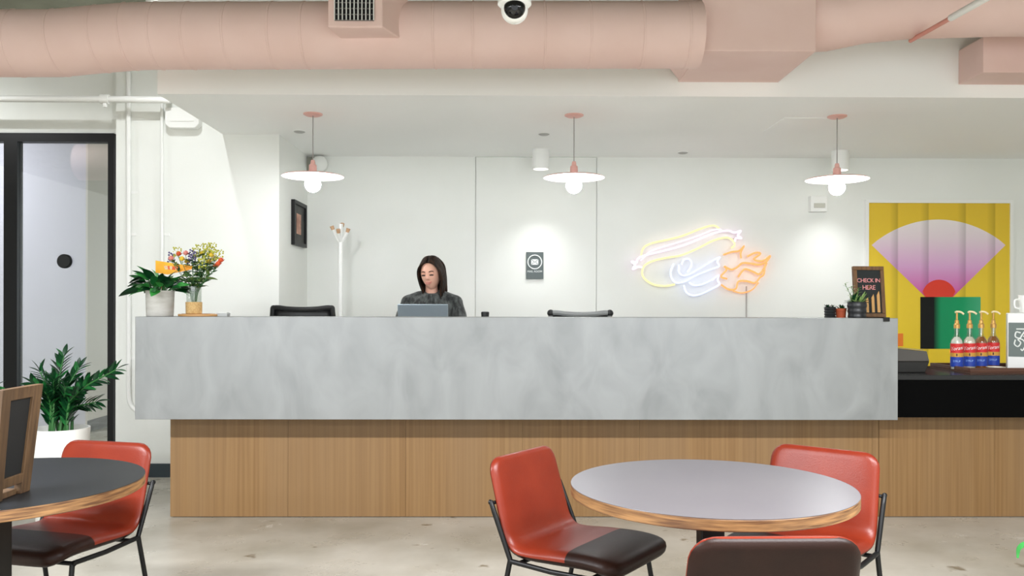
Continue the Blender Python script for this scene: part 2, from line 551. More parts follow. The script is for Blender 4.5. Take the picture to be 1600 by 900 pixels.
def wall_washer(px, label):
    p = at(px, 235, 7.16)
    t = thing('downlight', label, 'downlight', (p.x, 7.16, Z_S), 0, 'cylinder downlights near the back wall')
    obj('can', glathe([(0.072, 0), (0.072, -0.165), (0.062, -0.165), (0.06, -0.13)], 28, cap1=False), M_WHITE, t, smooth=True)
    obj('lens', glathe([(0.06, -0.14), (0.06, -0.135)], 24), mat('downlight_lens', (255, 250, 240), 0.5, emit=(255, 250, 240), estr=4), t)
    spot_light('washer_spot', (0, 0, -0.15), 18, 88, 0.9, 0.05, (1, 1, 1), parent=t)


wall_washer(845, 'white cylinder downlight beside the middle pendant lamp')
wall_washer(1313, 'white cylinder downlight behind the right pendant lamp')
wall_washer(1780, 'white cylinder downlight right of the yellow fan poster')


# ------------------------------------------------------------------ pendant lamps
def make_pendant(px, py, label):
    p = at(px, py, 5.86)
    L = Z_S - at(px, py + 95, 5.86).z          # drop to the disc
    t = thing('pendant_lamp', label, 'pendant lamp', (p.x, 5.86, Z_S), 0, 'pink disc pendant lamps over the desk')
    obj('canopy', glathe([(0.0, -0.014), (0.05, -0.014), (0.066, -0.006), (0.066, 0)], 28), M_PINKLAMP, t, smooth=True)
    obj('cord', gtube([(0, 0, -0.01), (0, 0, -L + 0.08)], 0.0035, 6), mat('grey_cord', (150, 146, 142), 0.6), t)
    obj('socket', glathe([(0.012, -L + 0.105), (0.016, -L + 0.09), (0.016, -L + 0.08), (0.026, -L + 0.07), (0.028, -L + 0.008)], 20), M_PINKLAMP, t, smooth=True)
    sh = obj('shade', glathe([(0.02, -L + 0.018), (0.08, -L + 0.014), (0.2, -L), (0.212, -L - 0.006), (0.212, -L - 0.009)], 48, cap1=False), M_PINKLAMP, t, smooth=True)
    obj('shade_lining', glathe([(0.211, -L - 0.009), (0.198, -L - 0.004), (0.08, -L + 0.009), (0.02, -L + 0.012)], 48, cap0=False), M_WHITE, sh, smooth=True)
    obj('bulb', gsphere((0, 0, -L - 0.062), 0.055, 24, 14), mat('bulb_glow', (255, 255, 255), 0.4, emit=(250, 252, 255), estr=62), t, smooth='all')


make_pendant(489, 179, 'pink disc pendant lamp nearest the coat stand')
make_pendant(897, 181, 'pink disc pendant lamp above the middle of the desk')
make_pendant(1308, 184, 'pink disc pendant lamp nearest the yellow poster')

# ------------------------------------------------------------------ pink ductwork
def ring_tube(pts, r, n=40):
    return gtube(pts, r, n)


YDU = 4.75
def dz(px, py_c): return at(px, py_c, YDU)
du = thing('round_duct', 'long pink round air duct running under the ceiling', 'duct', (0, YDU, 2.84))
path = [at(-420, 68, YDU), at(60, 68, YDU), at(88, 68, YDU), at(150, 62, YDU), at(205, 57.5, YDU), at(235, 56.5, YDU), at(700, 55, YDU), at(1092, 55, YDU)]
obj('pipe_run', ring_tube(path, 0.182), M_PINK, du, smooth=True, world=True)
path2 = [at(1195, 34, YDU + 0.17), at(1290, 29, YDU + 0.15), at(1350, 16, YDU + 0.1), at(1420, 9, YDU + 0.08), at(1560, 4, YDU), at(1900, 2, YDU - 0.1)]
obj('pipe_run', ring_tube(path2, 0.185), M_PINK, du, smooth=True, world=True)
for px in (30, 95, 160, 205, 250, 300, 362, 430, 480, 680, 740, 850, 920, 1000, 1070):
    i = 0
    q = at(px, 55, YDU)
    for a, b in zip(path, path[1:]):
        if a.x <= q.x <= b.x:
            f = (q.x - a.x) / (b.x - a.x); q = a.lerp(b, f); d = (b - a).normalized()
    obj('seam', gtube([q - d * 0.006, q - d * 0.004, q + d * 0.004, q + d * 0.006], [0.1825, 0.1845, 0.1845, 0.1825], 40, caps=False), M_PINK, du, smooth=True, world=True)
# register box on the duct with a grille
pa, pb = at(512, -40, 4.42), at(597, 43, 4.42)
rg = thing('duct_register', 'pink square air register with dark grille on the duct', 'air vent', (pa.x, 4.42, pb.z))
xs0, xs1, zb0, zb1 = pa.x, pb.x, pb.z, pa.z + 0.02
xe = at(640, 30, 4.72).x
V = [(xs0, 4.42, zb0), (xs1, 4.42, zb0), (xs1, 4.42, zb1), (xs0, 4.42, zb1),
     (xs0 + 0.05, 4.66, zb0 - 0.01), (xe, 4.66, zb0 - 0.005), (xe, 4.66, zb1 - 0.03), (xs0 + 0.05, 4.66, zb1 - 0.03)]
obj('boot', (V, [(0, 1, 2, 3), (1, 5, 6, 2), (0, 4, 5, 1), (3, 2, 6, 7), (4, 0, 3, 7), (5, 4, 7, 6)]), M_PINK, rg, bevel=0.008, world=True)
ga, gb = at(523, -14, 4.41), at(584, 32, 4.41)
obj('grille_back', gbox(ga.x, gb.x, 4.414, 4.42, gb.z, ga.z), mat('grille_dark', (28, 26, 26), 0.8), rg, world=True)
for i in range(11):
    x = ga.x + (gb.x - ga.x) * i / 10
    obj('grille_bar', gbox(x - 0.0022, x + 0.0022, 4.402, 4.414, gb.z, ga.z), M_WHITEP, rg, world=True)
for i in range(6):
    z = gb.z + (ga.z - gb.z) * i / 5
    obj('grille_bar', gbox(ga.x, gb.x, 4.404, 4.414, z - 0.0013, z + 0.0013), mat('grille_grey', (120, 116, 112), 0.5), rg, world=True)
# square plenum box right of centre
zpb = at(1180, 80, 4.68).z
xp0, xp1 = at(1097, 80, 4.68).x, at(1275, 80, 4.68).x
pl = thing('duct_plenum', 'large pink rectangular duct box joining the round ducts', 'duct', (xp0, 4.68, zpb))
obj('body', gbox(xp0, xp1, 4.68, Y_SF - 0.002, zpb, zpb + 0.55), M_PINK, pl, bevel=0.004, world=True)
xw = at(1030, 106, 4.95).x
g = gprism([(4.86, zpb + 0.02), (5.32, zpb + 0.002), (5.32, zpb + 0.3), (4.86, zpb + 0.3)], 'x', xp0 - 0.16, xp0 + 0.01)
V = [(xp0, 4.9, zpb + 0.004), (xp0, 5.3, zpb + 0.004), (xp0, 5.3, zpb + 0.3), (xp0, 4.9, zpb + 0.3),
     (xp0 - 0.16, 4.7, zpb + 0.0), (xp0 - 0.16, 4.95, zpb + 0.02), (xp0 - 0.16, 4.95, zpb + 0.2), (xp0 - 0.16, 4.7, zpb + 0.2)]
obj('transition', (V, [(0, 1, 2, 3), (4, 7, 6, 5), (0, 4, 5, 1), (1, 5, 6, 2), (2, 6, 7, 3), (3, 7, 4, 0)]), M_PINK, pl, world=True)
# wedge box at the right edge
xb0, zb = at(1508, 127, 5.25).x, at(1508, 127, 5.25).z
wb = thing('duct_branch', 'pink slanted duct box at the right end of the soffit', 'duct', (xb0, 5.05, zb))
V = []
for y in (5.05, Y_SF - 0.002):
    V += [(xb0, y, zb), (xb0 + 1.6, y, zb), (xb0 + 1.6, y, zb + 0.78), (xb0, y, zb + 0.215)]
obj('body', (V, [(0, 1, 2, 3), (7, 6, 5, 4), (0, 4, 5, 1), (1, 5, 6, 2), (2, 6, 7, 3), (3, 7, 4, 0)]), M_PINK, wb, bevel=0.003, world=True)
# thin rod in front of the duct, pink then white
a, m_, b = at(1410, 72, 5.0), at(1486, 28, 4.3), at(1560, -14, 3.7)
a.y = 4.9
rd = thing('sprinkler_pipe', 'thin sprinkler pipe, half pink half white, crossing the duct', 'pipe', tuple(a))
obj('pink_length', gtube([a, m_], 0.012, 10), mat('deep_pink_paint', (214, 140, 124), 0.5), rd, smooth=True, world=True)
obj('white_length', gtube([m_, b, b + (b - m_) * 2.0], 0.017, 10), M_WHITEP, rd, smooth=True, world=True)
# dome security camera
p = at(804, 8, 3.2)
sc_ = thing('security_camera', 'white dome security camera hanging below the ceiling', 'security camera', (p.x, p.y, Z_C))
zc = p.z - Z_C
obj('pole', gtube([(0, 0, 0), (0, 0, zc + 0.05)], 0.022, 14), M_WHITEP, sc_, smooth=True)
obj('housing', glathe([(0.03, zc + 0.09), (0.06, zc + 0.07), (0.064, zc + 0.002), (0.056, zc - 0.006), (0.046, zc - 0.012)], 32), M_WHITEP, sc_, smooth=True)
obj('cradle', gsphere((0, 0.006, zc - 0.018), 0.051, 28, 18), M_WHITEP, sc_, smooth='all')
obj('dome', gsphere((0, -0.022, zc - 0.019), 0.041, 28, 18), mat('smoked_dome', (10, 11, 12), 0.1), sc_, smooth='all')
obj('lens', xform(glathe([(0.0005, 0.0), (0.012, 0.0), (0.012, -0.01)], 16), Matrix.Translation((0, -0.062, zc - 0.03)) @ Matrix.Rotation(rad(90), 4, 'X')), mat('camera_lens', (60, 62, 66), 0.2), sc_, smooth=True)

# ------------------------------------------------------------------ conduits and boxes on the pier
def conduit(pts, r, label, name='conduit'):
    return tag(obj(name, gtube(pts, r, 10), M_WHITE, smooth=True), label, 'conduit')


def pz(px, py, Y=Y_P - 0.022): return at(px, py, Y)
c1 = thing('wall_conduit', 'long white vertical conduit beside the glass door', 'conduit', tuple(pz(201, 640)))
obj('tube', gtube(spline([pz(201, 100), pz(201, 400), pz(201, 560), pz(201, 610), pz(204, 632), pz(216, 645)], 6), 0.017, 12), M_WHITE, c1, smooth=True, world=True)
for py in (300, 366, 560):
    q = pz(204, py); obj('strap', gbox(q.x - 0.04, q.x + 0.04, Y_P - 0.006, Y_P, q.z - 0.01, q.z + 0.01), M_WHITE, c1, world=True)
c2 = thing('wall_conduit', 'thin white vertical conduit below the wall mounted box', 'conduit', tuple(pz(253, 560)))
obj('tube', gtube([pz(253, 160), pz(253, 600)], 0.012, 12), M_WHITE, c2, smooth=True, world=True)
for py in (366, 460):
    q = pz(256, py); obj('strap', gbox(q.x - 0.035, q.x + 0.035, Y_P - 0.006, Y_P, q.z - 0.009, q.z + 0.009), M_WHITE, c2, world=True)
c3 = thing('wall_conduit', 'horizontal white pipe under the duct above the glass door', 'conduit', tuple(pz(163, 155, 6.4)))
obj('tube', gtube([at(-300, 153, 6.4), at(163, 155, 6.4), at(250, 156, 6.4), at(262, 157, 6.42), at(264, 157, 6.56)], 0.025, 14), M_WHITE, c3, smooth=True, world=True)
q = at(164, 155, 6.4); obj('coupling', gtube([(q.x - 0.03, q.y, q.z), (q.x + 0.03, q.y, q.z)], 0.036, 14), M_WHITE, c3, smooth=True, world=True)
obj('drain_valve', gtube([(q.x, q.y, q.z - 0.06), (q.x, q.y, q.z + 0.02)], 0.016, 10), M_WHITE, c3, smooth=True, world=True)
a, b = at(258, 168, Y_P - 0.07), at(311, 200, Y_P - 0.07)
eb = thing('wall_box', 'white rounded emergency light box high on the pier', 'wall box', (a.x, Y_P, b.z))
r = 0.03
obj('case', gprism([(a.x, a.z), (a.x, b.z + r), (a.x + r, b.z), (b.x - r, b.z), (b.x, b.z + r), (b.x, a.z)], 'y', Y_P - 0.075, Y_P), M_WHITE, eb, bevel=0.006, world=True)
obj('lens_strip', gbox(a.x + 0.04, b.x - 0.04, Y_P - 0.079, Y_P - 0.074, b.z + 0.05, b.z + 0.058), M_WHITEP, eb, world=True)

# ceiling bits under the soffit
def on_soffit(px, py):
    d = at(px, py, 1.0) - CAM
    return CAM + d * ((Z_S - 1.32) / d.z)


for (px, py, lb) in ((468, 205, 'small grey sprinkler cap near the left pendant lamp'), (850, 209, 'small grey sprinkler cap near the middle pendant lamp'), (1067, 238, 'small white ceiling cap near the neon sign')):
    q = on_soffit(px, py)
    t = thing('fire_sprinkler', lb, 'sprinkler', (q.x, q.y, Z_S), 0, 'sprinkler caps in the soffit')
    obj('plate', glathe([(0.03, -0.012), (0.042, -0.006), (0.042, 0)], 20), mat('cap_grey', (170, 170, 166), 0.4), t, smooth=True)
    obj('rim', glathe([(0.046, -0.004), (0.048, 0)], 20), M_WHITE, t)
q0, q1 = on_soffit(1192, 206), on_soffit(1272, 197)
ap = thing('access_panel', 'flat white access panel set in the soffit', 'access panel', (q0.x, q0.y, Z_S))
obj('panel', gbox(q0.x, q1.x, q1.y - 0.28, q0.y, Z_S - 0.006, Z_S), M_SOFFIT, ap, bevel=0.002, world=True)
# round speaker / emergency lamp in the alcove corner
q = at(499, 256, 7.42)
sp = thing('wall_speaker', 'round white speaker on a grey plate in the ceiling corner', 'speaker', (q.x, Y_B, q.z))
obj('bracket', gbox(-0.14, 0.02, -0.03, 0, -0.05, 0.07), mat('bracket_grey', (150, 150, 138), 0.6), sp, bevel=0.005)
obj('cone', xform(glathe([(0.0005, 0.105), (0.05, 0.1), (0.07, 0.085), (0.075, 0.06), (0.06, 0.02), (0.06, 0)], 28), Matrix.Rotation(rad(90), 4, 'X')), M_WHITEP, sp, smooth=True)

# alarm strobe
a, b = at(1266, 306, Y_B - 0.05), at(1292, 331, Y_B - 0.05)
st = thing('alarm_strobe', 'small white alarm strobe on the wall right of the neon sign', 'alarm', (a.x, Y_B, b.z))
obj('case', gbox(a.x, b.x, Y_B - 0.06, Y_B, b.z, a.z), M_WHITE, st, bevel=0.006, world=True)
obj('lens', gbox(a.x + 0.03, b.x - 0.02, Y_B - 0.068, Y_B - 0.058, b.z + 0.035, b.z + 0.075), mat('strobe_lens', (196, 196, 186), 0.25), st, bevel=0.003, world=True)

# ------------------------------------------------------------------ reception desk
YM, YW = 5.05, 5.31                     # metal face, wood face
XM0, XM1 = at(211, 575, YM).x, at(1403, 575, YM).x
ZT, ZM = 1.259, 0.647
XW0 = at(266, 730, YW).x
XW1 = 4.4
desk = thing('reception_desk', 'long reception desk with brushed metal front on a wooden base', 'desk', (0, YM, 0))
obj('metal_front', gbox(XM0, XM1, YM, YM + 0.03, ZM, ZT), M_METAL, desk, bevel=0.002, world=True)
obj('ledge', gbox(XM0, XM1, YM + 0.0305, 5.42, ZT - 0.03, ZT), M_METAL, desk, bevel=0.002, world=True)
obj('underside', gbox(XM0, XM1, YM + 0.0305, 5.42, ZM, ZM + 0.02), M_METAL, desk, world=True)
for x in (XM0, XM1 - 0.02):
    obj('end_panel', gbox(x, x + 0.02, YM + 0.0305, 5.42, ZM + 0.0205, ZT - 0.031), M_METAL, desk, world=True)
obj('upstand', gbox(XM0 + 0.021, XM1 - 0.021, 5.40, 5.42, ZM + 0.0205, ZT - 0.031), M_METAL, desk, world=True)
obj('work_surface', gbox(XW0, XM1, 5.4205, 6.0, 1.09, 1.115), M_WHITE, desk, world=True)
obj('carcass', merge(gbox(XW0 + 0.01, XM1, YW + 0.022, 5.40, 0.0, ZM - 0.001), gbox(XW0 + 0.01, XW0 + 0.04, 5.43, 5.98, 0, 1.089),
                     gbox(XM1 - 0.04, XM1 - 0.01, 5.43, 5.98, 0, 1.089)), M_OAK, desk, world=True)
# veneer panels of the base, one by one
edges = [XW0]
pw = at(450, 730, YW).x - XW0
while edges[-1] < XM1 - 0.01:
    edges.append(min(edges[-1] + pw, XM1))
edges[-1] = XM1
for a, b in zip(edges, edges[1:]):
    obj('veneer_panel', gbox(a + 0.0006, b - 0.0006, YW, YW + 0.02, 0.004, ZM - 0.001), M_OAK, desk, world=True)

# black coffee counter continuing to the right
YK = 5.13
ct = thing('coffee_counter', 'black coffee counter on a wooden base right of the desk', 'counter', (XM1, YK, 0))
ZK = 0.912
obj('counter_top', gbox(XM1 + 0.002, XW1, YK - 0.004, 5.93, ZK - 0.03, ZK), mat('black_stone', (30, 30, 31), 0.22), ct, bevel=0.002, world=True)
obj('black_front', gbox(XM1 + 0.002, XW1, YK, YK + 0.02, 0.653, ZK - 0.031), mat('black_laminate', (4, 4, 4), 0.7, spec=0.05), ct, world=True)
obj('carcass', gbox(XM1 + 0.002, XW1, YK + 0.0205, 5.9, 0.653, ZK - 0.031), M_BLACKP, ct, world=True)
obj('base', gbox(XM1 + 0.002, XW1, YW + 0.022, 5.9, 0.0, 0.652), M_OAK, ct, world=True)
x = XM1 + 0.002
while x < XW1:
    obj('veneer_panel', gbox(x + 0.0006, min(x + pw, XW1) - 0.0006, YW, YW + 0.02, 0.004, 0.652), M_OAK, ct, world=True)
    x += pw

# ------------------------------------------------------------------ things on the back wall
# restroom-size room sign
a, b = at(822, 394, Y_B), at(849, 436, Y_B)
sg = thing('room_sign', 'grey rectangular mail room sign with a white circle icon', 'sign', ((a.x + b.x) / 2, Y_B, (a.z + b.z) / 2))
hw, hh = (b.x - a.x) / 2, (a.z - b.z) / 2
obj('plate', gbox(-hw, hw, -0.012, 0, -hh, hh), mat('sign_grey', (88, 98, 98), 0.5), sg, bevel=0.001)
M_SW = mat('sign_white', (236, 240, 240), 0.5)
ringc = [(0.061 * math.cos(2 * PI * k / 40), -0.013, 0.031 + 0.061 * math.sin(2 * PI * k / 40)) for k in range(40)]
obj('ring', gtube(ringc, 0.0055, 6, closed=True), M_SW, sg)
obj('envelope', gbox(-0.032, 0.032, -0.014, -0.012, 0.006, 0.056), M_SW, sg)
for s in (-1, 1):
    obj('envelope_fold', gtube([(s * 0.031, -0.0142, 0.055), (0, -0.0142, 0.028), ], 0.0022, 5), mat('sign_grey', (88, 98, 98)), sg)
    obj('envelope_fold', gtube([(s * 0.031, -0.0142, 0.007), (s * 0.01, -0.0142, 0.028)], 0.0018, 5), mat('sign_grey', (88, 98, 98)), sg)
lettering('MAIL ROOM', 0.024, M_SW, (0, -0.0125, -0.053), sg, extrude=0.0008)

# fan poster
YPO = Y_B - 0.03
def pp(px, py, Y=YPO): return at(px, py, Y)
a, b = pp(1357, 317), pp(1577, 640)
po = thing('fan_poster', 'large yellow abstract poster with a pink fan and green block', 'poster', ((a.x + b.x) / 2, Y_B, b.z))
fw = 0.028
obj('frame', merge(gbox(a.x - fw, a.x, YPO - 0.012, Y_B, b.z - fw, a.z + fw), gbox(b.x, b.x + fw, YPO - 0.012, Y_B, b.z - fw, a.z + fw),
                   gbox(a.x, b.x, YPO - 0.012, Y_B, a.z, a.z + fw), gbox(a.x, b.x, YPO - 0.012, Y_B, b.z - fw, b.z)), M_WHITE, po, world=True)


def print_material(name, stops, axis, lo, hi, folds=True):
    """flat print: colour stops along an object axis, with soft printed pleats across x"""
    m = bpy.data.materials.new(name); m.use_nodes = True
    nt = m.node_tree; bs = nt.nodes['Principled BSDF']; bs.inputs['Roughness'].default_value = 0.25; bs.inputs['Specular IOR Level'].default_value = 0.2
    tc = nt.nodes.new('ShaderNodeTexCoord'); sx = nt.nodes.new('ShaderNodeSeparateXYZ')
    nt.links.new(tc.outputs['Object'], sx.inputs[0])
    mr = nt.nodes.new('ShaderNodeMapRange'); mr.inputs[1].default_value = lo; mr.inputs[2].default_value = hi
    nt.links.new(sx.outputs[axis], mr.inputs[0])
    r = nt.nodes.new('ShaderNodeValToRGB')
    els = r.color_ramp.elements
    while len(els) < len(stops): els.new(0.5)
    for e, (p_, c_) in zip(els, stops): e.position = p_; e.color = lin(c_)
    nt.links.new(mr.outputs[0], r.inputs[0])
    last = r
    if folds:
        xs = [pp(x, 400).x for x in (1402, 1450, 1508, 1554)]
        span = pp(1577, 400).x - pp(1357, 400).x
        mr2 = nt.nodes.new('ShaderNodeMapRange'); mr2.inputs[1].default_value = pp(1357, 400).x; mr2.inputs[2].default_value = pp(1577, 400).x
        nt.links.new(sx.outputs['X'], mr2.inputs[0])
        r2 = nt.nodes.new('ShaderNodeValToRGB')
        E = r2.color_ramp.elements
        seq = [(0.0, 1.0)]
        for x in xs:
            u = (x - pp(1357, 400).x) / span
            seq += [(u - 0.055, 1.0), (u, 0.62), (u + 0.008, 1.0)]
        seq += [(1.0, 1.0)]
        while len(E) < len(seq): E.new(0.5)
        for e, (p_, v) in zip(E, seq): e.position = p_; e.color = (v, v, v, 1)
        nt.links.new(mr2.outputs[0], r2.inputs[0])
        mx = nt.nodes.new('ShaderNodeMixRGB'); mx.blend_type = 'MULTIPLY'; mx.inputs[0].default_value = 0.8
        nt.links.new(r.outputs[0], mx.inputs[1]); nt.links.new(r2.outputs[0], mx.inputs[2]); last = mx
    nt.links.new(last.outputs[0], bs.inputs['Base Color'])
    return m


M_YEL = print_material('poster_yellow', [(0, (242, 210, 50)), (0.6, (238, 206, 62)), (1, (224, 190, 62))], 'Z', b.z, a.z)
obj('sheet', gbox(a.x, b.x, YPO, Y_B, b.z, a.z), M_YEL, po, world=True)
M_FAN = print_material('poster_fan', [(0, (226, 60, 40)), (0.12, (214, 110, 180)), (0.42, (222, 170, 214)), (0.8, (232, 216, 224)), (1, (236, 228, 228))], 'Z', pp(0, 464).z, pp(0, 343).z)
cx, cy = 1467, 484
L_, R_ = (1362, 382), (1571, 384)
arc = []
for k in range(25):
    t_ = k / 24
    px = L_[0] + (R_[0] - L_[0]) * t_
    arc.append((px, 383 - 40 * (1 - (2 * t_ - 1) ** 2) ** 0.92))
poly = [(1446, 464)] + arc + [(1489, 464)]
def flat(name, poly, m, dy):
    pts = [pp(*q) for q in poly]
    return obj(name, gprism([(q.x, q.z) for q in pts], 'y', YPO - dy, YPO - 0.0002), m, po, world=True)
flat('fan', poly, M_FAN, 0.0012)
sun = [(1467 + 27 * math.cos(PI * k / 20) , 464 - 27 * math.sin(PI * k / 20)) for k in range(21)]
sun = [q for q in sun if q[1] < 464 - max(0, (abs(q[0] - 1467) - 21)) * 0.98 or abs(q[0] - 1467) < 20]
flat('red_sun', [(1488, 464)] + sun + [(1446, 464)], mat('poster_red', (226, 58, 36), 0.3), 0.0018)
M_GRN = print_material('poster_green', [(0, (12, 12, 12)), (0.22, (10, 14, 12)), (0.34, (24, 150, 96)), (0.7, (28, 158, 102)), (1, (74, 176, 130))], 'X', pp(1438, 500).x, pp(1532, 500).x, False)
flat('green_block', [(1438, 464), (1532, 464), (1532, 545), (1438, 545)], M_GRN, 0.0022)
flat('orange_square', [(1398, 521), (1411, 521), (1411, 541), (1398, 541)], mat('poster_orange', (240, 130, 40), 0.3), 0.0015)

# neon sign
YN = Y_B - 0.055
ne = thing('neon_sign', 'neon sign of a hot dog in pink, yellow, blue and orange tubes', 'neon sign', tuple(at(1095, 410, Y_B)))
def npt(u, v, dy=0.0):
    q = at(960 + u / 5.293, 330 + v / 5.293, YN); q.y += dy; return q
def neon(name, m, pts, r=0.0085, dy=0.0):
    obj(name, gtube(spline([npt(u, v, dy) for u, v in pts], 6), r, 8), m, ne, smooth=True, world=True)
def nmat(name, c, s): return mat(name, (70, 70, 70), 0.4, emit=c, estr=s)
NY = nmat('neon_yellow', (255, 238, 165), 0.62)
NP = nmat('neon_pink', (248, 205, 255), 0.85)
NB = nmat('neon_blue', (196, 206, 255), 0.8)
NO = nmat('neon_orange', (255, 150, 80), 0.78)
neon('yellow_tube', NY, [(222, 385), (228, 330), (255, 290), (320, 262), (420, 240), (560, 205), (700, 150), (790, 122), (840, 124), (880, 158)])
neon('yellow_tube', NY, [(500, 605), (420, 618), (330, 608), (262, 570), (230, 520), (240, 462), (280, 428), (350, 402), (450, 382), (560, 362), (700, 302), (800, 250), (880, 224), (940, 220), (985, 250), (992, 282), (968, 305)])
neon('pink_tube', NP, [(225, 465), (190, 462), (150, 480), (168, 445), (140, 418), (180, 425), (190, 395), (250, 366), (400, 330), (560, 285), (700, 230), (800, 190), (870, 170), (940, 163), (985, 180), (1040, 165), (1015, 200), (1045, 225), (1000, 225), (992, 250)], dy=-0.02)
neon('pink_tube', NP, [(215, 410), (300, 330), (420, 290), (560, 248), (700, 200), (800, 160), (880, 150)], 0.006, dy=-0.012)
neon('blue_tube', NB, [(490, 435), (465, 500), (478, 560), (515, 592), (580, 582), (640, 548), (700, 520), (780, 488), (862, 455), (850, 415), (872, 380), (800, 415), (700, 475), (610, 525), (560, 530), (532, 495), (532, 440)])
neon('blue_tube', NB, [(555, 440), (575, 400), (615, 397), (638, 425), (628, 470), (600, 500)])
neon('blue_tube', NB, [(618, 588), (655, 612), (720, 606), (800, 570), (862, 530), (852, 570), (866, 605), (780, 655), (700, 690), (640, 696), (592, 665), (575, 612)])
neon('orange_tube', NO, [(900, 360), (970, 337), (1035, 326), (1072, 288), (1045, 340), (1048, 390)])
neon('orange_tube', NO, [(1095, 375), (1160, 345), (1205, 352), (1150, 398), (1220, 412), (1285, 370), (1250, 420), (1190, 442), (1120, 432), (1055, 430), (1010, 465), (960, 482), (905, 455)], dy=-0.012)
neon('orange_tube', NO, [(905, 455), (925, 485), (880, 540), (930, 560)], dy=-0.006)
neon('orange_tube', NO, [(1025, 545), (1060, 495), (1090, 478), (1150, 500), (1200, 520), (1242, 470), (1262, 425)], dy=0.008)
neon('orange_tube', NO, [(880, 608), (940, 645), (1000, 642), (1022, 582), (1090, 578), (1160, 592), (1200, 548), (1232, 520), (1240, 450)], dy=-0.012)
neon('orange_tube', NO, [(985, 660), (1060, 675), (1140, 650), (1195, 590)], 0.006, dy=0.012)
for u, v in ((300, 270), (700, 302), (470, 500), (640, 696), (860, 455), (960, 480), (1220, 410), (1090, 578), (160, 440), (1000, 220)):
    q = npt(u, v)
    obj('standoff', gtube([(q.x, YN - 0.008, q.z), (q.x, Y_B, q.z)], 0.004, 6), M_WHITEP, ne, world=True)
q = npt(1103, 620)
obj('power_cord', gtube([(q.x, Y_B - 0.012, q.z), (q.x, Y_B - 0.012, 0.5)], 0.006, 6), mat('clear_cord', (176, 172, 168), 0.5), ne, world=True)

# framed picture on the alcove side wall
fx = X_SIDE
pf = thing('framed_picture', 'small black framed picture on the alcove side wall', 'picture', (fx, 7.15, 1.83))
y0, y1, z0, z1 = 6.93, 7.36, 1.83, 2.2
obj('frame', merge(gbox(fx, fx + 0.03, y0, y1, z0, z0 + 0.03), gbox(fx, fx + 0.03, y0, y1, z1 - 0.03, z1), gbox(fx, fx + 0.03, y0, y0 + 0.03, z0 + 0.03, z1 - 0.03), gbox(fx, fx + 0.03, y1 - 0.03, y1, z0 + 0.03, z1 - 0.03)), M_BLACK, pf, world=True)
obj('mount', gbox(fx, fx + 0.012, y0 + 0.03, y1 - 0.03, z0 + 0.03, z1 - 0.03), mat('charcoal_mount', (46, 46, 44), 0.6, rgb2=(70, 70, 66), scale=(8, 8, 14)), pf, world=True)
obj('print', gbox(fx, fx + 0.014, y0 + 0.13, y0 + 0.28, z0 + 0.1, z1 - 0.1), mat('picture_peach', (208, 160, 136), 0.5, rgb2=(160, 110, 92), scale=(10, 10, 10)), pf, world=True)

# coat stand
q = at(532, 480, 7.05)
cs = thing('coat_stand', 'slim white coat stand with wooden peg tips in the corner', 'coat stand', (q.x, 7.05, 0))
zt_ = at(532, 350, 7.05).z
obj('pole', gtube([(0, 0, 0.02), (0, 0, zt_)], 0.02, 14), M_WHITE, cs, smooth=True)
obj('base', glathe([(0.19, 0), (0.19, 0.012), (0.03, 0.03)], 32), M_WHITE, cs, smooth=True)
for ang, hgt in ((200, 0.0), (-20, -0.02), (90, 0.03), (-95, -0.03)):
    c_, s_ = math.cos(rad(ang)), math.sin(rad(ang))
    pts = spline([(0, 0, zt_ - 0.16), (0.03 * c_, 0.03 * s_, zt_ - 0.12), (0.062 * c_, 0.062 * s_, zt_ - 0.05 + hgt)], 5)
    arm = obj('arm', gtube(pts, 0.012, 8), M_WHITE, cs, smooth=True)
    e = pts[-1]
    obj('peg_tip', gtube([e, e + Vector((0.012 * c_, 0.012 * s_, 0.03))], [0.014, 0.018], 10), mat('peg_wood', (196, 158, 122), 0.5), arm, smooth=True)


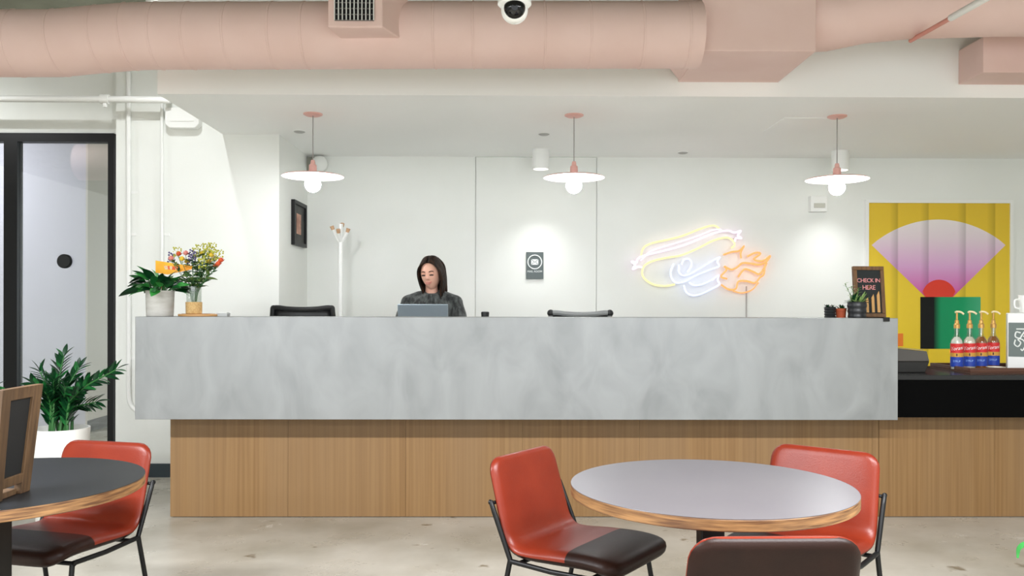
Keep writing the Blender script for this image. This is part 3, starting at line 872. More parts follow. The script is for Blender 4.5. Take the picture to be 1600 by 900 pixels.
# ------------------------------------------------------------------ drafting chairs behind the desk
def drafting_chair(px, ztop, rz, label, grey):
    q = at(px, 480, 6.35)
    t = thing('drafting_chair', label, 'office chair', (q.x, 6.35, 0), rz, 'drafting chairs behind the desk')
    MF = mat('grey_chair_frame', (120, 122, 122), 0.45) if grey else M_BLACKP
    hw = 0.215
    # back towards the viewer is at local -y
    yb = -0.2
    obj('back_frame', gtube(spline([(-hw, yb, ztop - 0.05), (-hw + 0.02, yb - 0.004, ztop - 0.018), (-0.1, yb - 0.022, ztop - 0.026), (0, yb - 0.03, ztop - 0.03), (0.1, yb - 0.022, ztop - 0.026), (hw - 0.02, yb - 0.004, ztop - 0.018), (hw, yb, ztop - 0.05), (hw * 0.98, yb + 0.02, ztop - 0.3), (0, yb - 0.01, ztop - 0.5), (-hw * 0.98, yb + 0.02, ztop - 0.3)], 8, True), 0.018, 8, closed=True), MF, t, smooth=True)
    rows = 9; cols = 9
    V = []; Fs = []
    for i in range(rows):
        for j in range(cols):
            u = -1 + 2 * j / (cols - 1); w = i / (rows - 1)
            V.append((u * hw * (1 - 0.25 * w * w), yb - 0.03 * (1 - u * u) + 0.02 * math.sin(w * PI), ztop - 0.03 - 0.42 * w))
    for i in range(rows - 1):
        for j in range(cols - 1):
            Fs.append((i * cols + j, i * cols + j + 1, (i + 1) * cols + j + 1, (i + 1) * cols + j))
    bk = obj('mesh_back', (V, Fs), M_BLACKP, t, smooth='all')
    so = bk.modifiers.new('thickness', 'SOLIDIFY'); so.thickness = 0.008
    if grey:
        for s in (-1, 1):
            obj('corner_cap', gsphere((s * hw, yb, ztop - 0.02), 0.026, 12, 8), M_BLACKP, t, smooth='all')
    obj('back_post', gtube(spline([(0, yb - 0.02, ztop - 0.3), (0, yb - 0.03, 0.85), (0, -0.05, 0.72)], 6), 0.022, 8), M_BLACKP, t, smooth=True)
    obj('seat', glathe([(0.18, 0.74), (0.225, 0.76), (0.23, 0.79), (0.21, 0.81), (0.1, 0.805)], 28), M_BLACKP, t, smooth=True)
    obj('column', gtube([(0, 0, 0.1), (0, 0, 0.75)], 0.028, 12), M_CHROME, t, smooth=True)
    obj('foot_ring', gtube([(0.2 * math.cos(2 * PI * k / 28), 0.2 * math.sin(2 * PI * k / 28), 0.3) for k in range(28)], 0.011, 8, closed=True), M_CHROME, t, smooth=True)
    for k in range(5):
        a_ = 2 * PI * k / 5 + 0.3
        lg = obj('star_leg', gtube([(0, 0, 0.12), (0.27 * math.cos(a_), 0.27 * math.sin(a_), 0.07)], [0.03, 0.018], 8), M_BLACKP, t)
        obj('caster', gsphere((0.27 * math.cos(a_), 0.27 * math.sin(a_), 0.03), 0.03, 10, 8), M_BLACKP, lg, smooth='all')


drafting_chair(480, at(480, 477, 6.15).z, rad(4), 'black drafting chair behind the desk below the coat stand', False)
drafting_chair(905, at(905, 485, 6.15).z, rad(-3), 'grey framed drafting chair behind the desk right of the woman', True)

# ------------------------------------------------------------------ laptop and tumbler
q0, q1 = at(621, 475, 5.62), at(700, 475, 5.62)
lw = q1.x - q0.x
lp = thing('laptop', 'open silver laptop in front of the woman', 'laptop', ((q0.x + q1.x) / 2, 5.68, 1.115))
M_ALU = mat('silver_aluminium', (158, 170, 178), 0.3, 0.7)
obj('base', gbox(-lw / 2, lw / 2, 0.0, 0.235, 0.0, 0.014), M_ALU, lp, bevel=0.004)
obj('keyboard', gbox(-lw / 2 + 0.03, lw / 2 - 0.03, 0.03, 0.13, 0.014, 0.0155), M_BLACKP, lp)
Ml = Matrix.Translation((0, 0.0, 0.014)) @ Matrix.Rotation(rad(14), 4, 'X')
lh = (q0.z - 1.115 - 0.014) / math.cos(rad(14))
ld = obj('lid', xform(gbox(-lw / 2, lw / 2, -0.007, 0.0, 0, lh), Ml), M_ALU, lp, bevel=0.003)
obj('screen', xform(gbox(-lw / 2 + 0.01, lw / 2 - 0.01, 0.0, 0.001, 0.012, lh - 0.01), Ml), mat('laptop_screen', (30, 34, 40), 0.2, emit=(190, 210, 230), estr=0.5), ld)
q = at(758, 487, 5.7)
tm = thing('tumbler', 'small black tumbler peeking over the desk beside the door', 'cup', (q.x, 5.7, 1.115))
hz = q.z - 1.115
obj('body', glathe([(0.022, 0), (0.026, hz - 0.02)], 20), M_BLACKP, tm, smooth=True)
obj('lid', glathe([(0.027, hz - 0.02), (0.027, hz - 0.004), (0.022, hz)], 20), M_BLACKP, tm, smooth=True)


# ------------------------------------------------------------------ leaves
def leaf_geo(L, W, curl=0.2, cup=0.15, nseg=6, tip=1.4):
    """leaf along +x, width along y, thin closed sheet bending down in z"""
    V, Fs = [], []
    for i in range(nseg + 1):
        u = i / nseg
        w = W * (math.sin(PI * min(1, u ** 0.8)) ** (1 / tip)) * 0.5 if 0 < u < 1 else 0.0008
        x = L * u; z = -curl * L * u * u
        V += [(x, -w, z + cup * w), (x, 0, z), (x, w, z + cup * w)]
    for i in range(nseg):
        a = i * 3
        Fs += [(a, a + 3, a + 4, a + 1), (a + 1, a + 4, a + 5, a + 2)]
    n = len(V)
    V += [(x, y, z - 0.0008) for x, y, z in V]
    Fs += [tuple(reversed([i + n for i in f])) for f in Fs]
    return V, Fs


def dirmat(p, d, roll=0.0):
    d = Vector(d).normalized()
    up = Vector((0, 0, 1)) if abs(d.z) < 0.98 else Vector((1, 0, 0))
    y = up.cross(d).normalized(); z = d.cross(y)
    M = Matrix((d, y, z)).transposed().to_4x4()
    return Matrix.Translation(p) @ M @ Matrix.Rotation(roll, 4, 'X')


def put_leaf(me, p, d, roll, s, parent, name='leaf'):
    o = link(name, me, parent)
    o.matrix_local = dirmat(p, d, roll) @ Matrix.Scale(s, 4)
    return o


# ------------------------------------------------------------------ peace lily on the desk, with card
q = at(250, 492, 5.22)
pl_ = thing('potted_peace_lily', 'leafy green plant in a pale cement pot on the desk', 'potted plant', (q.x, 5.22, ZT))
hp = 0.158
obj('pot', glathe([(0.076, 0), (0.079, 0.003), (0.084, hp), (0.076, hp), (0.074, hp - 0.02)], 36), mat('pale_cement', (196, 194, 188), 0.8, rgb2=(180, 177, 170), scale=(10, 10, 40), bump=0.2), pl_, smooth=True)
obj('soil', glathe([(0.074, hp - 0.025), (0.0005, hp - 0.015)], 24), M_SOIL, pl_)
lmes = [mesh(leaf_geo(0.1, 0.054, 0.4, 0.2, 7), m_, True, name='lily_leaf') for m_ in (M_GREEN2, M_GREEN, mat('fresh_green_leaf', (58, 150, 66), 0.38))]
rnd = random.Random(3)
for k in range(64):
    a_ = k * 2.4
    r_ = 0.05 * math.sqrt(k / 64)
    el = rnd.uniform(0.12, 0.95) if k > 20 else rnd.uniform(0.7, 1.25)
    base = Vector((r_ * math.cos(a_), r_ * math.sin(a_), hp - 0.01))
    d = Vector((math.cos(a_) * math.cos(el), math.sin(a_) * math.cos(el), math.sin(el)))
    sl = rnd.uniform(0.03, 0.085)
    tip = base + d * sl
    obj('stem', gtube([base, tip], 0.0018, 5), M_STEM, pl_)
    put_leaf(lmes[k % 3], tip, d + Vector((0, 0, -0.15)), rnd.uniform(-0.9, 0.9), rnd.uniform(0.7, 1.1), pl_)
# extra leaf above the card and long drooping ones to the left
put_leaf(lmes[2], (-0.03, 0.03, hp + 0.165), (1, 0.1, 0.12), 0.2, 0.62, pl_)
obj('stem', gtube([(-0.01, 0.02, hp - 0.01), (-0.03, 0.03, hp + 0.166)], 0.002, 5), M_STEM, pl_)
for dx, z_ in ((-0.07, 0.05), (-0.06, 0.075), (-0.075, 0.025)):
    put_leaf(lmes[1], (dx, -0.03, hp + z_), (-1, -0.15, 0.1), 0.3, 1.05, pl_)
    obj('stem', gtube([(-0.02, -0.01, hp - 0.01), (dx, -0.03, hp + z_)], 0.002, 5), M_STEM, pl_)
put_leaf(lmes[2], (0.05, -0.06, hp + 0.075), (1, -0.2, 0.05), -0.3, 0.95, pl_)
obj('stem', gtube([(0.02, -0.02, hp - 0.01), (0.05, -0.06, hp + 0.075)], 0.002, 5), M_STEM, pl_)
YC = 5.235
cpts = [at(243, 407, YC), at(301, 416, YC), at(299, 421, YC), at(262, 429, YC), at(243, 426, YC)]
ca = thing('gift_card', 'orange and yellow card stuck among the plant leaves', 'card', (q.x, YC, ZT + hp - 0.02))
obj('paper', gprism([(v.x, v.z) for v in cpts], 'y', YC, YC + 0.002), mat('card_yellow', (244, 184, 24), 0.5, rgb2=(240, 150, 20), scale=(9, 9, 9)), ca, world=True)
obj('pick', gtube([(at(252, 420, YC).x, YC + 0.004, at(252, 420, YC).z), (at(252, 420, YC).x, YC + 0.004, ZT + hp - 0.022)], 0.002, 5), M_LIGHTWOOD, ca, world=True)
obj('print_strip', gprism([(at(256, 415, YC).x, at(256, 415, YC).z), (at(281, 417, YC).x, at(281, 417, YC).z), (at(281, 422, YC).x, at(281, 422, YC).z), (at(258, 421, YC).x, at(258, 421, YC).z)], 'y', YC - 0.001, YC), mat('card_print', (226, 196, 150), 0.5, rgb2=(226, 90, 30), scale=(70, 70, 30), lo=0.45, hi=0.55), ca, world=True)

# ------------------------------------------------------------------ board, vase and bouquet
q = at(310, 492, 5.25)
bd = thing('serving_board', 'small oval wooden board under the flower vase', 'board', (q.x, 5.25, ZT))
obj('board', xform(glathe([(0.118, 0), (0.122, 0.003), (0.122, 0.012), (0.118, 0.015)], 36), Matrix.Diagonal((1, 0.75, 1, 1))), M_LIGHTWOOD, bd, bevel=0)
obj('rim_groove', gtube([(0.1 * math.cos(2 * PI * k / 32), 0.075 * math.sin(2 * PI * k / 32), 0.0152) for k in range(32)], 0.0015, 5, closed=True), mat('burnt_groove', (140, 92, 50), 0.6), bd)
q2 = at(349, 492, 5.27)
hb = thing('card_holder', 'clear acrylic block beside the wooden board', 'card holder', (q2.x, 5.27, ZT))
obj('block', gbox(-0.033, 0.033, -0.03, 0.03, 0, 0.022), mat('frosted_acrylic', (214, 216, 214), 0.3, trans=0.4), hb, bevel=0.002)
obj('card_stack', gbox(-0.028, 0.028, -0.025, 0.025, 0.022, 0.026), M_WHITEP, hb)
q = at(303, 488, 5.25)
vs = thing('flower_vase', 'glass vase in a burlap wrap on the wooden board', 'vase', (q.x, 5.25, ZT + 0.015))
obj('glass', glathe([(0.042, 0.0), (0.043, 0.002), (0.046, 0.17), (0.044, 0.17), (0.041, 0.004)], 28, cap1=False), glass_mat('vase_glass', (246, 248, 246), 0, 0.09), vs, smooth=True)
obj('wrap', glathe([(0.0445, 0.001), (0.048, 0.004), (0.0495, 0.074), (0.047, 0.074)], 28, cap0=False, cap1=False), mat('burlap', (208, 176, 122), 0.9, rgb2=(186, 150, 96), scale=(120, 120, 120), bump=0.3), vs, smooth=True)
bq = thing('flower_bouquet', 'mixed bouquet of yellow, pink and orange flowers in the vase', 'flowers', (q.x, 5.25, ZT + 0.02))
rnd = random.Random(11)
M_FL = {'pink': mat('pink_petal', (232, 150, 140), 0.6), 'yellow': mat('yellow_petal', (236, 200, 70), 0.6), 'orange': mat('orange_petal', (224, 100, 60), 0.6),
        'lime': mat('lime_bloom', (186, 186, 70), 0.6), 'purple': mat('purple_bloom', (96, 88, 130), 0.6), 'cream': mat('cream_petal', (236, 214, 170), 0.6)}
petal = {k: mesh(leaf_geo(0.028, 0.024, -0.5, 0.4, 4), m_, True, name='petal') for k, m_ in M_FL.items()}
bleaf = [mesh(leaf_geo(0.06, 0.02, 0.3, 0.2, 5), m_, True, name='bouquet_leaf') for m_ in (mat('olive_leaf', (96, 120, 60), 0.5), mat('deep_leaf', (52, 84, 48), 0.5))]
sprig = {k: mesh(merge(*[gsphere((rnd.uniform(-.02, .02), rnd.uniform(-.02, .02), rnd.uniform(-.03, .03)), rnd.uniform(.003, .007), 6, 4) for _ in range(26)]), M_FL[k], True, name='sprig') for k in ('lime', 'purple', 'yellow')}
# heads by photo position (px,py,kind)
heads = [(279, 400, 'orange'), (290, 399, 'pink'), (267, 407, 'pink'), (284, 408, 'yellow'), (268, 402, 'purple'), (299, 404, 'purple'), (292, 412, 'yellow'), (276, 394, 'lime'),
         (306, 395, 'lime'), (311, 390, 'lime'), (316, 399, 'yellow'), (320, 405, 'lime'), (323, 396, 'lime'), (330, 402, 'yellow'), (328, 392, 'lime'), (336, 400, 'lime'), (342, 398, 'lime'),
         (341, 415, 'orange'), (337, 419, 'orange'), (345, 410, 'orange'), (334, 408, 'cream'), (310, 406, 'lime'), (326, 412, 'yellow'), (315, 412, 'lime'), (301, 398, 'purple'), (322, 388, 'lime'), (331, 387, 'lime')]
Wb = bq.matrix_basis.inverted()
for i, (px, py, kd) in enumerate(heads):
    Yh = 5.25 + rnd.uniform(-0.05, 0.05)
    h = at(px, py, Yh) - Vector((q.x, 5.25, ZT + 0.02))
    foot = Vector((rnd.uniform(-.02, .02), rnd.uniform(-.02, .02), 0.01))
    mid = Vector((h.x * 0.25, h.y * 0.25, 0.16))
    sp_ = spline([foot, mid, h], 5)
    stm = obj('flower_stem', gtube(sp_, 0.0018, 5), M_STEM, bq)
    if kd in ('pink', 'orange', 'yellow', 'cream'):
        for k in range(9):
            a_ = k * 2.4; el = 0.2 + 0.12 * k
            put_leaf(petal[kd], h, (math.cos(a_) * math.cos(el), math.sin(a_) * math.cos(el), math.sin(el)), 0, 1.0, stm, 'petal')
    else:
        o = link('bloom', sprig[kd], stm); o.location = h
    for k in range(7):
        f = rnd.uniform(0.5, 0.97)
        pt = sp_[int(f * (len(sp_) - 1))]
        a_ = rnd.uniform(0, 6.28)
        put_leaf(bleaf[(i + k) % 2], pt, (math.cos(a_), math.sin(a_) * 0.6, rnd.uniform(0.1, 0.9)), rnd.uniform(-1, 1), rnd.uniform(0.6, 1.1), stm)
for px, py in ((327, 434), (297, 440)):
    h = at(px, py, 5.2) - Vector((q.x, 5.25, ZT + 0.02))
    put_leaf(bleaf[1], (0.0, -0.03, 0.19), h - Vector((0, -0.03, 0.19)), 0, 1.3, bq)

# ------------------------------------------------------------------ check-in sign and three small pots
YS = 5.25
q = at(1361, 497, YS)
ts = thing('tabletop_sign', 'framed chalkboard check-in sign on the desk end', 'sign', (q.x, YS, ZT), rad(4))
sw, sh_ = 0.2, 0.325
tl = Matrix.Rotation(rad(-6), 4, 'X')
def ob(name, g, m, parent=ts, **k): return obj(name, xform(g, tl), m, parent, **k)
MFW = wood_material('sign_frame_wood', (88, 58, 30), (120, 84, 46), (70, 46, 26), (60, 60, 5), 0.5, 0.05)
for nm, g in (('frame_rail', gbox(-sw / 2, sw / 2, 0, 0.022, sh_ - 0.024, sh_)), ('frame_rail', gbox(-sw / 2, sw / 2, 0, 0.022, 0.004, 0.028)),
              ('frame_stile', gbox(-sw / 2, -sw / 2 + 0.024, 0, 0.022, 0.0285, sh_ - 0.0245)), ('frame_stile', gbox(sw / 2 - 0.024, sw / 2, 0, 0.022, 0.0285, sh_ - 0.0245))):
    ob(nm, g, MFW, bevel=0.002)
ob('chalkboard', gbox(-sw / 2 + 0.024, sw / 2 - 0.024, 0.008, 0.016, 0.028, sh_ - 0.024), mat('chalkboard', (32, 36, 36), 0.8))
M_TINE = mat('pale_tine_wood', (196, 150, 92), 0.6)
for k, (x_, h_) in enumerate(((-0.018, 0.095), (0.02, 0.115), (0.056, 0.135))):
    ob('wood_tine', merge(gbox(x_ - 0.009, x_ + 0.009, 0.003, 0.008, 0.034, 0.034 + h_ * 0.8), gprism([(x_ - 0.009, 0.034 + h_ * 0.8), (x_ + 0.009, 0.034 + h_ * 0.8), (x_ + 0.006, 0.034 + h_)], 'y', 0.003, 0.008)), M_TINE)
M_CHALK = mat('pink_chalk', (226, 150, 150), 0.9)
for s, z_ in (('CHECK IN', 0.235), ('HERE', 0.19)):
    lt = link('lettering', text_geo(s, 0.036 if s != 'HERE' else 0.04, M_CHALK, extrude=0.0005, space=0.9), ts)
    lt.matrix_local = tl @ Matrix.Translation((0.0, 0.0072, z_)) @ Matrix.Rotation(rad(90), 4, 'X')
obj('prop', gtube([(0, 0.022, 0.2), (0, 0.12, 0.003)], 0.006, 6), MFW, ts)
ft = obj('clip_foot', merge(gbox(-0.03, 0.008, -0.2055, 0.03, 0.0, 0.005), gbox(-0.03, 0.008, -0.2085, -0.2055, -0.02, 0.005)), M_BLACKP, ts)


def small_pot(px, w, htop, m, name, label, Y, ribs=0, taper=0.85):
    q = at(px, 495, Y)
    t = thing(name, label, 'potted plant', (q.x, Y, ZT))
    R = w / 2
    if ribs:
        prof = [(R * taper, 0)]
        for k in range(ribs * 4 + 1):
            f = k / (ribs * 4)
            prof.append((R * (taper + (1 - taper) * f) + 0.0022 * math.sin(f * ribs * 2 * PI), htop * f))
        prof += [(R * 0.9, htop), (R * 0.88, htop - 0.01)]
    else:
        prof = [(R * taper, 0), (R * 0.93, htop * 0.7), (R, htop * 0.72), (R, htop), (R * 0.9, htop), (R * 0.88, htop - 0.01)]
    obj('pot', glathe(prof, 28), m, t, smooth=True)
    obj('soil', glathe([(R * 0.88, htop - 0.012), (0.0005, htop - 0.006)], 20), M_SOIL, t)
    return t


M_BPOT = mat('black_glazed_pot', (34, 36, 38), 0.35)
rnd = random.Random(5)
def tuft(t, z, n, L, W, mats, spread, elmin=0.3, elmax=1.3, name='leaf'):
    ms = [mesh(leaf_geo(L, W, 0.25, 0.35, 5), m_, True, name='tuft_leaf') for m_ in mats]
    for k in range(n):
        a_ = k * 2.4; el = rnd.uniform(elmin, elmax)
        put_leaf(ms[k % len(ms)], (spread * rnd.uniform(-1, 1), spread * rnd.uniform(-1, 1), z), (math.cos(a_) * math.cos(el), math.sin(a_) * math.cos(el), math.sin(el)), rnd.uniform(-.4, .4), rnd.uniform(0.7, 1.2), t, name)


t = small_pot(1297, 0.07, 0.068, M_BPOT, 'potted_succulent', 'tiny plant in a ribbed black pot, leftmost on the desk end', 5.25, 4, 0.95)
tuft(t, 0.058, 14, 0.03, 0.012, (M_GREEN, mat('dark_succulent', (40, 52, 44), 0.5)), 0.02)
t = small_pot(1314, 0.066, 0.058, mat('terracotta', (160, 72, 40), 0.75), 'potted_succulent', 'small green succulent in a terracotta pot', 5.24)
tuft(t, 0.05, 18, 0.036, 0.014, (M_GREEN2, M_GREEN), 0.012)
t = small_pot(1339, 0.115, 0.098, M_BPOT, 'potted_succulent', 'spiky pale green plant in a large ribbed black pot before the sign', 5.16, 3, 0.9)
tuft(t, 0.088, 30, 0.075, 0.015, (M_GREEN3, M_GREEN2, M_GREEN3, M_GREEN), 0.03)
lm = mesh(leaf_geo(0.035, 0.01, 0.2, 0.3, 4), M_GREEN3, True, name='sprig_leaf')
for tx, tz in ((-0.075, 0.21), (-0.035, 0.19), (0.01, 0.18)):
    pts = spline([(tx * 0.2, 0, 0.088), (tx * 0.6, 0, 0.15), (tx, 0, tz)], 6)
    sm = obj('stem', gtube(pts, 0.0015, 5), M_STEM, t)
    for k, pt in enumerate(pts[3:]):
        put_leaf(lm, pt, (math.cos(k * 2.1), math.sin(k * 2.1), 0.6), 0, 0.8, sm)

# ------------------------------------------------------------------ things on the coffee counter
# dark faceted terminal
q = at(1412, 580, 5.42)
te = thing('card_terminal', 'dark bronze faceted terminal at the desk end', 'terminal', (q.x, 5.42, ZK))
prof = [(-0.12, 0), (0.085, 0), (0.115, 0.075), (0.098, 0.14), (-0.12, 0.165)]
obj('lower_shell', gprism([(-0.12, 0.0), (0.09, 0.0), (0.117, 0.07), (-0.12, 0.07)], 'y', -0.1, 0.14), mat('bronze_black', (30, 28, 26), 0.4), te, bevel=0.004)
obj('upper_shell', gprism([(-0.12, 0.0705), (0.117, 0.0705), (0.1, 0.135), (-0.12, 0.155)], 'y', -0.1, 0.14), mat('bronze_grey', (82, 78, 74), 0.4), te, bevel=0.004)
obj('glass_top', xform(gbox(-0.11, 0.085, -0.085, 0.125, 0, 0.003), Matrix.Translation((0, 0, 0.148)) @ Matrix.Rotation(rad(5), 4, 'Y')), mat('terminal_screen', (120, 122, 124), 0.15), te)
# tray
ty = thing('serving_tray', 'walnut tray carrying the syrup bottles on the counter', 'tray', (2.86, 5.26, ZK))
tx0 = at(1516, 583, 5.26).x - 2.86
W_, D_ = 0.62, 0.5
obj('bottom', gbox(tx0, tx0 + W_, 0, D_, 0.0, 0.008), M_DARKWOOD, ty)
for g in (gbox(tx0, tx0 + W_, 0, 0.014, 0.008, 0.034), gbox(tx0, tx0 + W_, D_ - 0.014, D_, 0.008, 0.034), gbox(tx0, tx0 + 0.014, 0.0142, D_ - 0.0142, 0.008, 0.034), gbox(tx0 + W_ - 0.014, tx0 + W_, 0.0142, D_ - 0.0142, 0.008, 0.034)):
    obj('rim', g, M_DARKWOOD, ty, bevel=0.003)
# bottles
M_SYG = glass_mat('bottle_glass', (238, 240, 238), 0, 0.12)
M_GOLD = mat('gold_pump', (196, 152, 84), 0.3, 0.5)
M_LRED = mat('label_red', (206, 40, 40), 0.5); M_LGOLD = mat('label_gold', (200, 150, 60), 0.45); M_LBLUE = mat('label_blue', (30, 62, 160), 0.5)
def syrup(px, Y, sy, label, fill):
    q = at(px, 560, Y)
    t = thing('syrup_bottle', label, 'bottle', (q.x, Y, ZK + 0.008), 0, 'syrup bottles on the walnut tray')
    t.scale = (1, 1, 1.12)
    obj('glass', glathe([(0.036, 0), (0.038, 0.004), (0.038, 0.16), (0.034, 0.175), (0.018, 0.195), (0.0145, 0.21), (0.0145, 0.232), (0.0165, 0.234), (0.0165, 0.242)], 24), M_SYG, t, smooth=True)
    obj('syrup', glathe([(0.034, 0.004), (0.0345, 0.005), (0.0345, 0.155), (0.031, 0.17), (0.0145, 0.19)], 20), mat('syrup_' + fill, {'clear': (236, 236, 226), 'amber': (150, 90, 40), 'pale': (228, 220, 200)}[fill], 0.2), t, smooth=True)
    lb = obj('paper_label', glathe([(0.0384, 0.098), (0.0387, 0.0982), (0.0387, 0.152), (0.0384, 0.1522)], 24, cap0=False, cap1=False), M_LRED, t, smooth=True)
    obj('gold_band', glathe([(0.0387, 0.075), (0.0387, 0.098)], 24, cap0=False, cap1=False), M_LGOLD, lb, smooth=True)
    obj('blue_band', glathe([(0.0387, 0.018), (0.0387, 0.075)], 24, cap0=False, cap1=False), M_LBLUE, lb, smooth=True)
    # white script that wraps round the label, a pointed emblem and a product line
    for nm, s, size, z_, m_, shr in (('lettering', 'Torani', 0.03, 0.124, M_SW, 0.25), ('lettering', 'SYRUP', 0.016, 0.05, mat('label_pale_blue', (150, 190, 240), 0.5), 0.0)):
        me = text_geo(s, size, m_, extrude=0.0002, shear=shr)
        face = math.atan2(-Y, -q.x)
        for v in me.vertices:
            ang = face + v.co.x / 0.039
            r_ = 0.0391 + v.co.z
            zz = v.co.y + z_ + (0.12 * v.co.x if s == 'Torani' else 0)
            v.co = (r_ * math.cos(ang), r_ * math.sin(ang), zz)
        link(nm, me, lb)
    face = math.atan2(-Y, -q.x)
    V = []
    for (u, z_) in ((-0.02, 0.076), (0.0, 0.096), (0.02, 0.076), (0.0, 0.08)):
        V.append((0.0392 * math.cos(face + u / 0.039), 0.0392 * math.sin(face + u / 0.039), z_))
    obj('emblem', (V, [(0, 3, 1), (3, 2, 1)]), mat('label_brown', (70, 40, 24), 0.5), lb)
    pm = obj('pump', glathe([(0.0185, 0.24), (0.0185, 0.262), (0.013, 0.268), (0.012, 0.285), (0.006, 0.29), (0.006, 0.33)], 18), M_GOLD, t, smooth=True)
    obj('dip_tube', gtube([(0, 0, 0.02), (0, 0, 0.245)], 0.004, 6), mat('dip_tube', (226, 220, 206), 0.5), pm)
    obj('spout', gtube(spline([(-0.012, -0.004, 0.333), (0.0, 0, 0.337), (0.02, -0.012, 0.334), (0.034, -0.022, 0.322)], 4), 0.0058, 8), mat('cream_spout', (232, 214, 170), 0.4), pm, smooth=True)


syrup(1495, 5.47, 0, 'leftmost of the four syrup bottles on the tray', 'clear')
syrup(1515, 5.52, 0, 'second syrup bottle from the left on the tray', 'pale')
syrup(1533, 5.56, 0, 'third syrup bottle from the left on the tray', 'amber')
syrup(1552, 5.63, 0, 'rightmost of the four syrup bottles, beside the white dispenser', 'amber')
# saucer on the tray edge
q = at(1557, 578, 5.33)
sa = thing('saucer', 'small cream saucer in front of the syrup bottles', 'saucer', (q.x, 5.335, ZK + 0.008))
obj('dish', glathe([(0.028, 0), (0.03, 0.002), (0.055, 0.026), (0.058, 0.028), (0.054, 0.028), (0.03, 0.006)], 28), mat('cream_ceramic', (226, 220, 204), 0.3), sa, smooth=True)
obj('crumbs', gsphere((0, 0, 0.013), 0.03, 12, 6, 1, 1, 0.35), mat('spice', (150, 106, 66), 0.9), sa, smooth='all')
# dispenser with scripted plate, and the cup on top
q = at(1574, 568, 5.55)
dp = thing('drink_dispenser', 'white box dispenser with a grey lettered plate', 'dispenser', (q.x, 5.55, ZK + 0.008), rad(-28))
hD = at(1574, 489, 5.55).z - ZK - 0.008
obj('body', gbox(0, 0.19, 0.0, 0.17, 0.0, hD), M_WHITE, dp, bevel=0.006)
z0_, z1_ = at(1574, 557, 5.55).z - ZK - 0.008, at(1574, 504, 5.55).z - ZK - 0.008
obj('plate', gbox(0.006, 0.184, -0.002, 0.0, z0_, z1_), mat('plate_grey', (104, 116, 112), 0.5), dp)
M_SCR = mat('script_white', (232, 236, 232), 0.5)
zc_ = (z0_ + z1_) / 2
for pts in ([(0.05, 0.07), (0.13, 0.07)], [(0.075, 0.045), (0.05, 0.05), (0.045, 0.02), (0.07, 0.01), (0.085, 0.035), (0.1, 0.055), (0.11, 0.04), (0.09, 0.02)],
            [(0.045, 0.0), (0.04, -0.03), (0.06, -0.045), (0.075, -0.02), (0.06, 0.0), (0.075, 0.005), (0.095, -0.01), (0.1, -0.04), (0.085, -0.07), (0.075, -0.06)],
            [(0.11, 0.0), (0.105, -0.03), (0.125, -0.035), (0.135, -0.005), (0.15, -0.03)]):
    obj('script', gtube(spline([(x_, -0.003, zc_ + z_) for x_, z_ in pts], 5), 0.0045, 6), M_SCR, dp)
cu = thing('mug', 'white cup standing on top of the dispenser', 'cup', (q.x + 0.14, 5.575, ZK + 0.008 + hD))
obj('cup', glathe([(0.03, 0), (0.036, 0.004), (0.046, 0.09), (0.048, 0.118), (0.044, 0.118), (0.034, 0.01)], 28), M_WHITE, cu, smooth=True)
obj('handle', gtube(spline([(-0.043, 0, 0.09), (-0.075, 0, 0.085), (-0.075, 0, 0.04), (-0.04, 0, 0.03)], 6), 0.006, 8), M_WHITE, cu, smooth=True)

# ------------------------------------------------------------------ cafe tables
def cafe_table(loc, R, lam, label):
    t = thing('cafe_table', label, 'table', loc, 0, 'round cafe tables')
    obj('laminate_top', glathe([(R - 0.0015, 0.7385), (R, 0.739), (R - 0.0005, 0.740)], 96), lam, t, smooth=True)
    obj('plywood_edge', glathe([(R - 0.004, 0.703), (R, 0.706), (R, 0.736), (R - 0.002, 0.7384)], 96), M_PLY, t, smooth=True)
    obj('mount_plate', gbox(-0.15, 0.15, -0.15, 0.15, 0.696, 0.7025), M_BLACK, t)
    obj('column', gbox(-0.038, 0.038, -0.038, 0.038, 0.02, 0.6955), M_BLACK, t, bevel=0.004)
    obj('foot_plate', glathe([(0.2, 0), (0.2, 0.014), (0.19, 0.0195)], 40), M_BLACK, t, smooth=True)
    return t


T1 = at(1110, 757, 2.765)
cafe_table((T1.x, 2.765, 0), 0.457, M_LAM, 'round grey topped cafe table with three leather chairs')
cafe_table((-1.678, 2.80, 0), 0.457, M_LAM_DARKREFL, 'round grey cafe table at the left edge, dark reflection painted into its top')

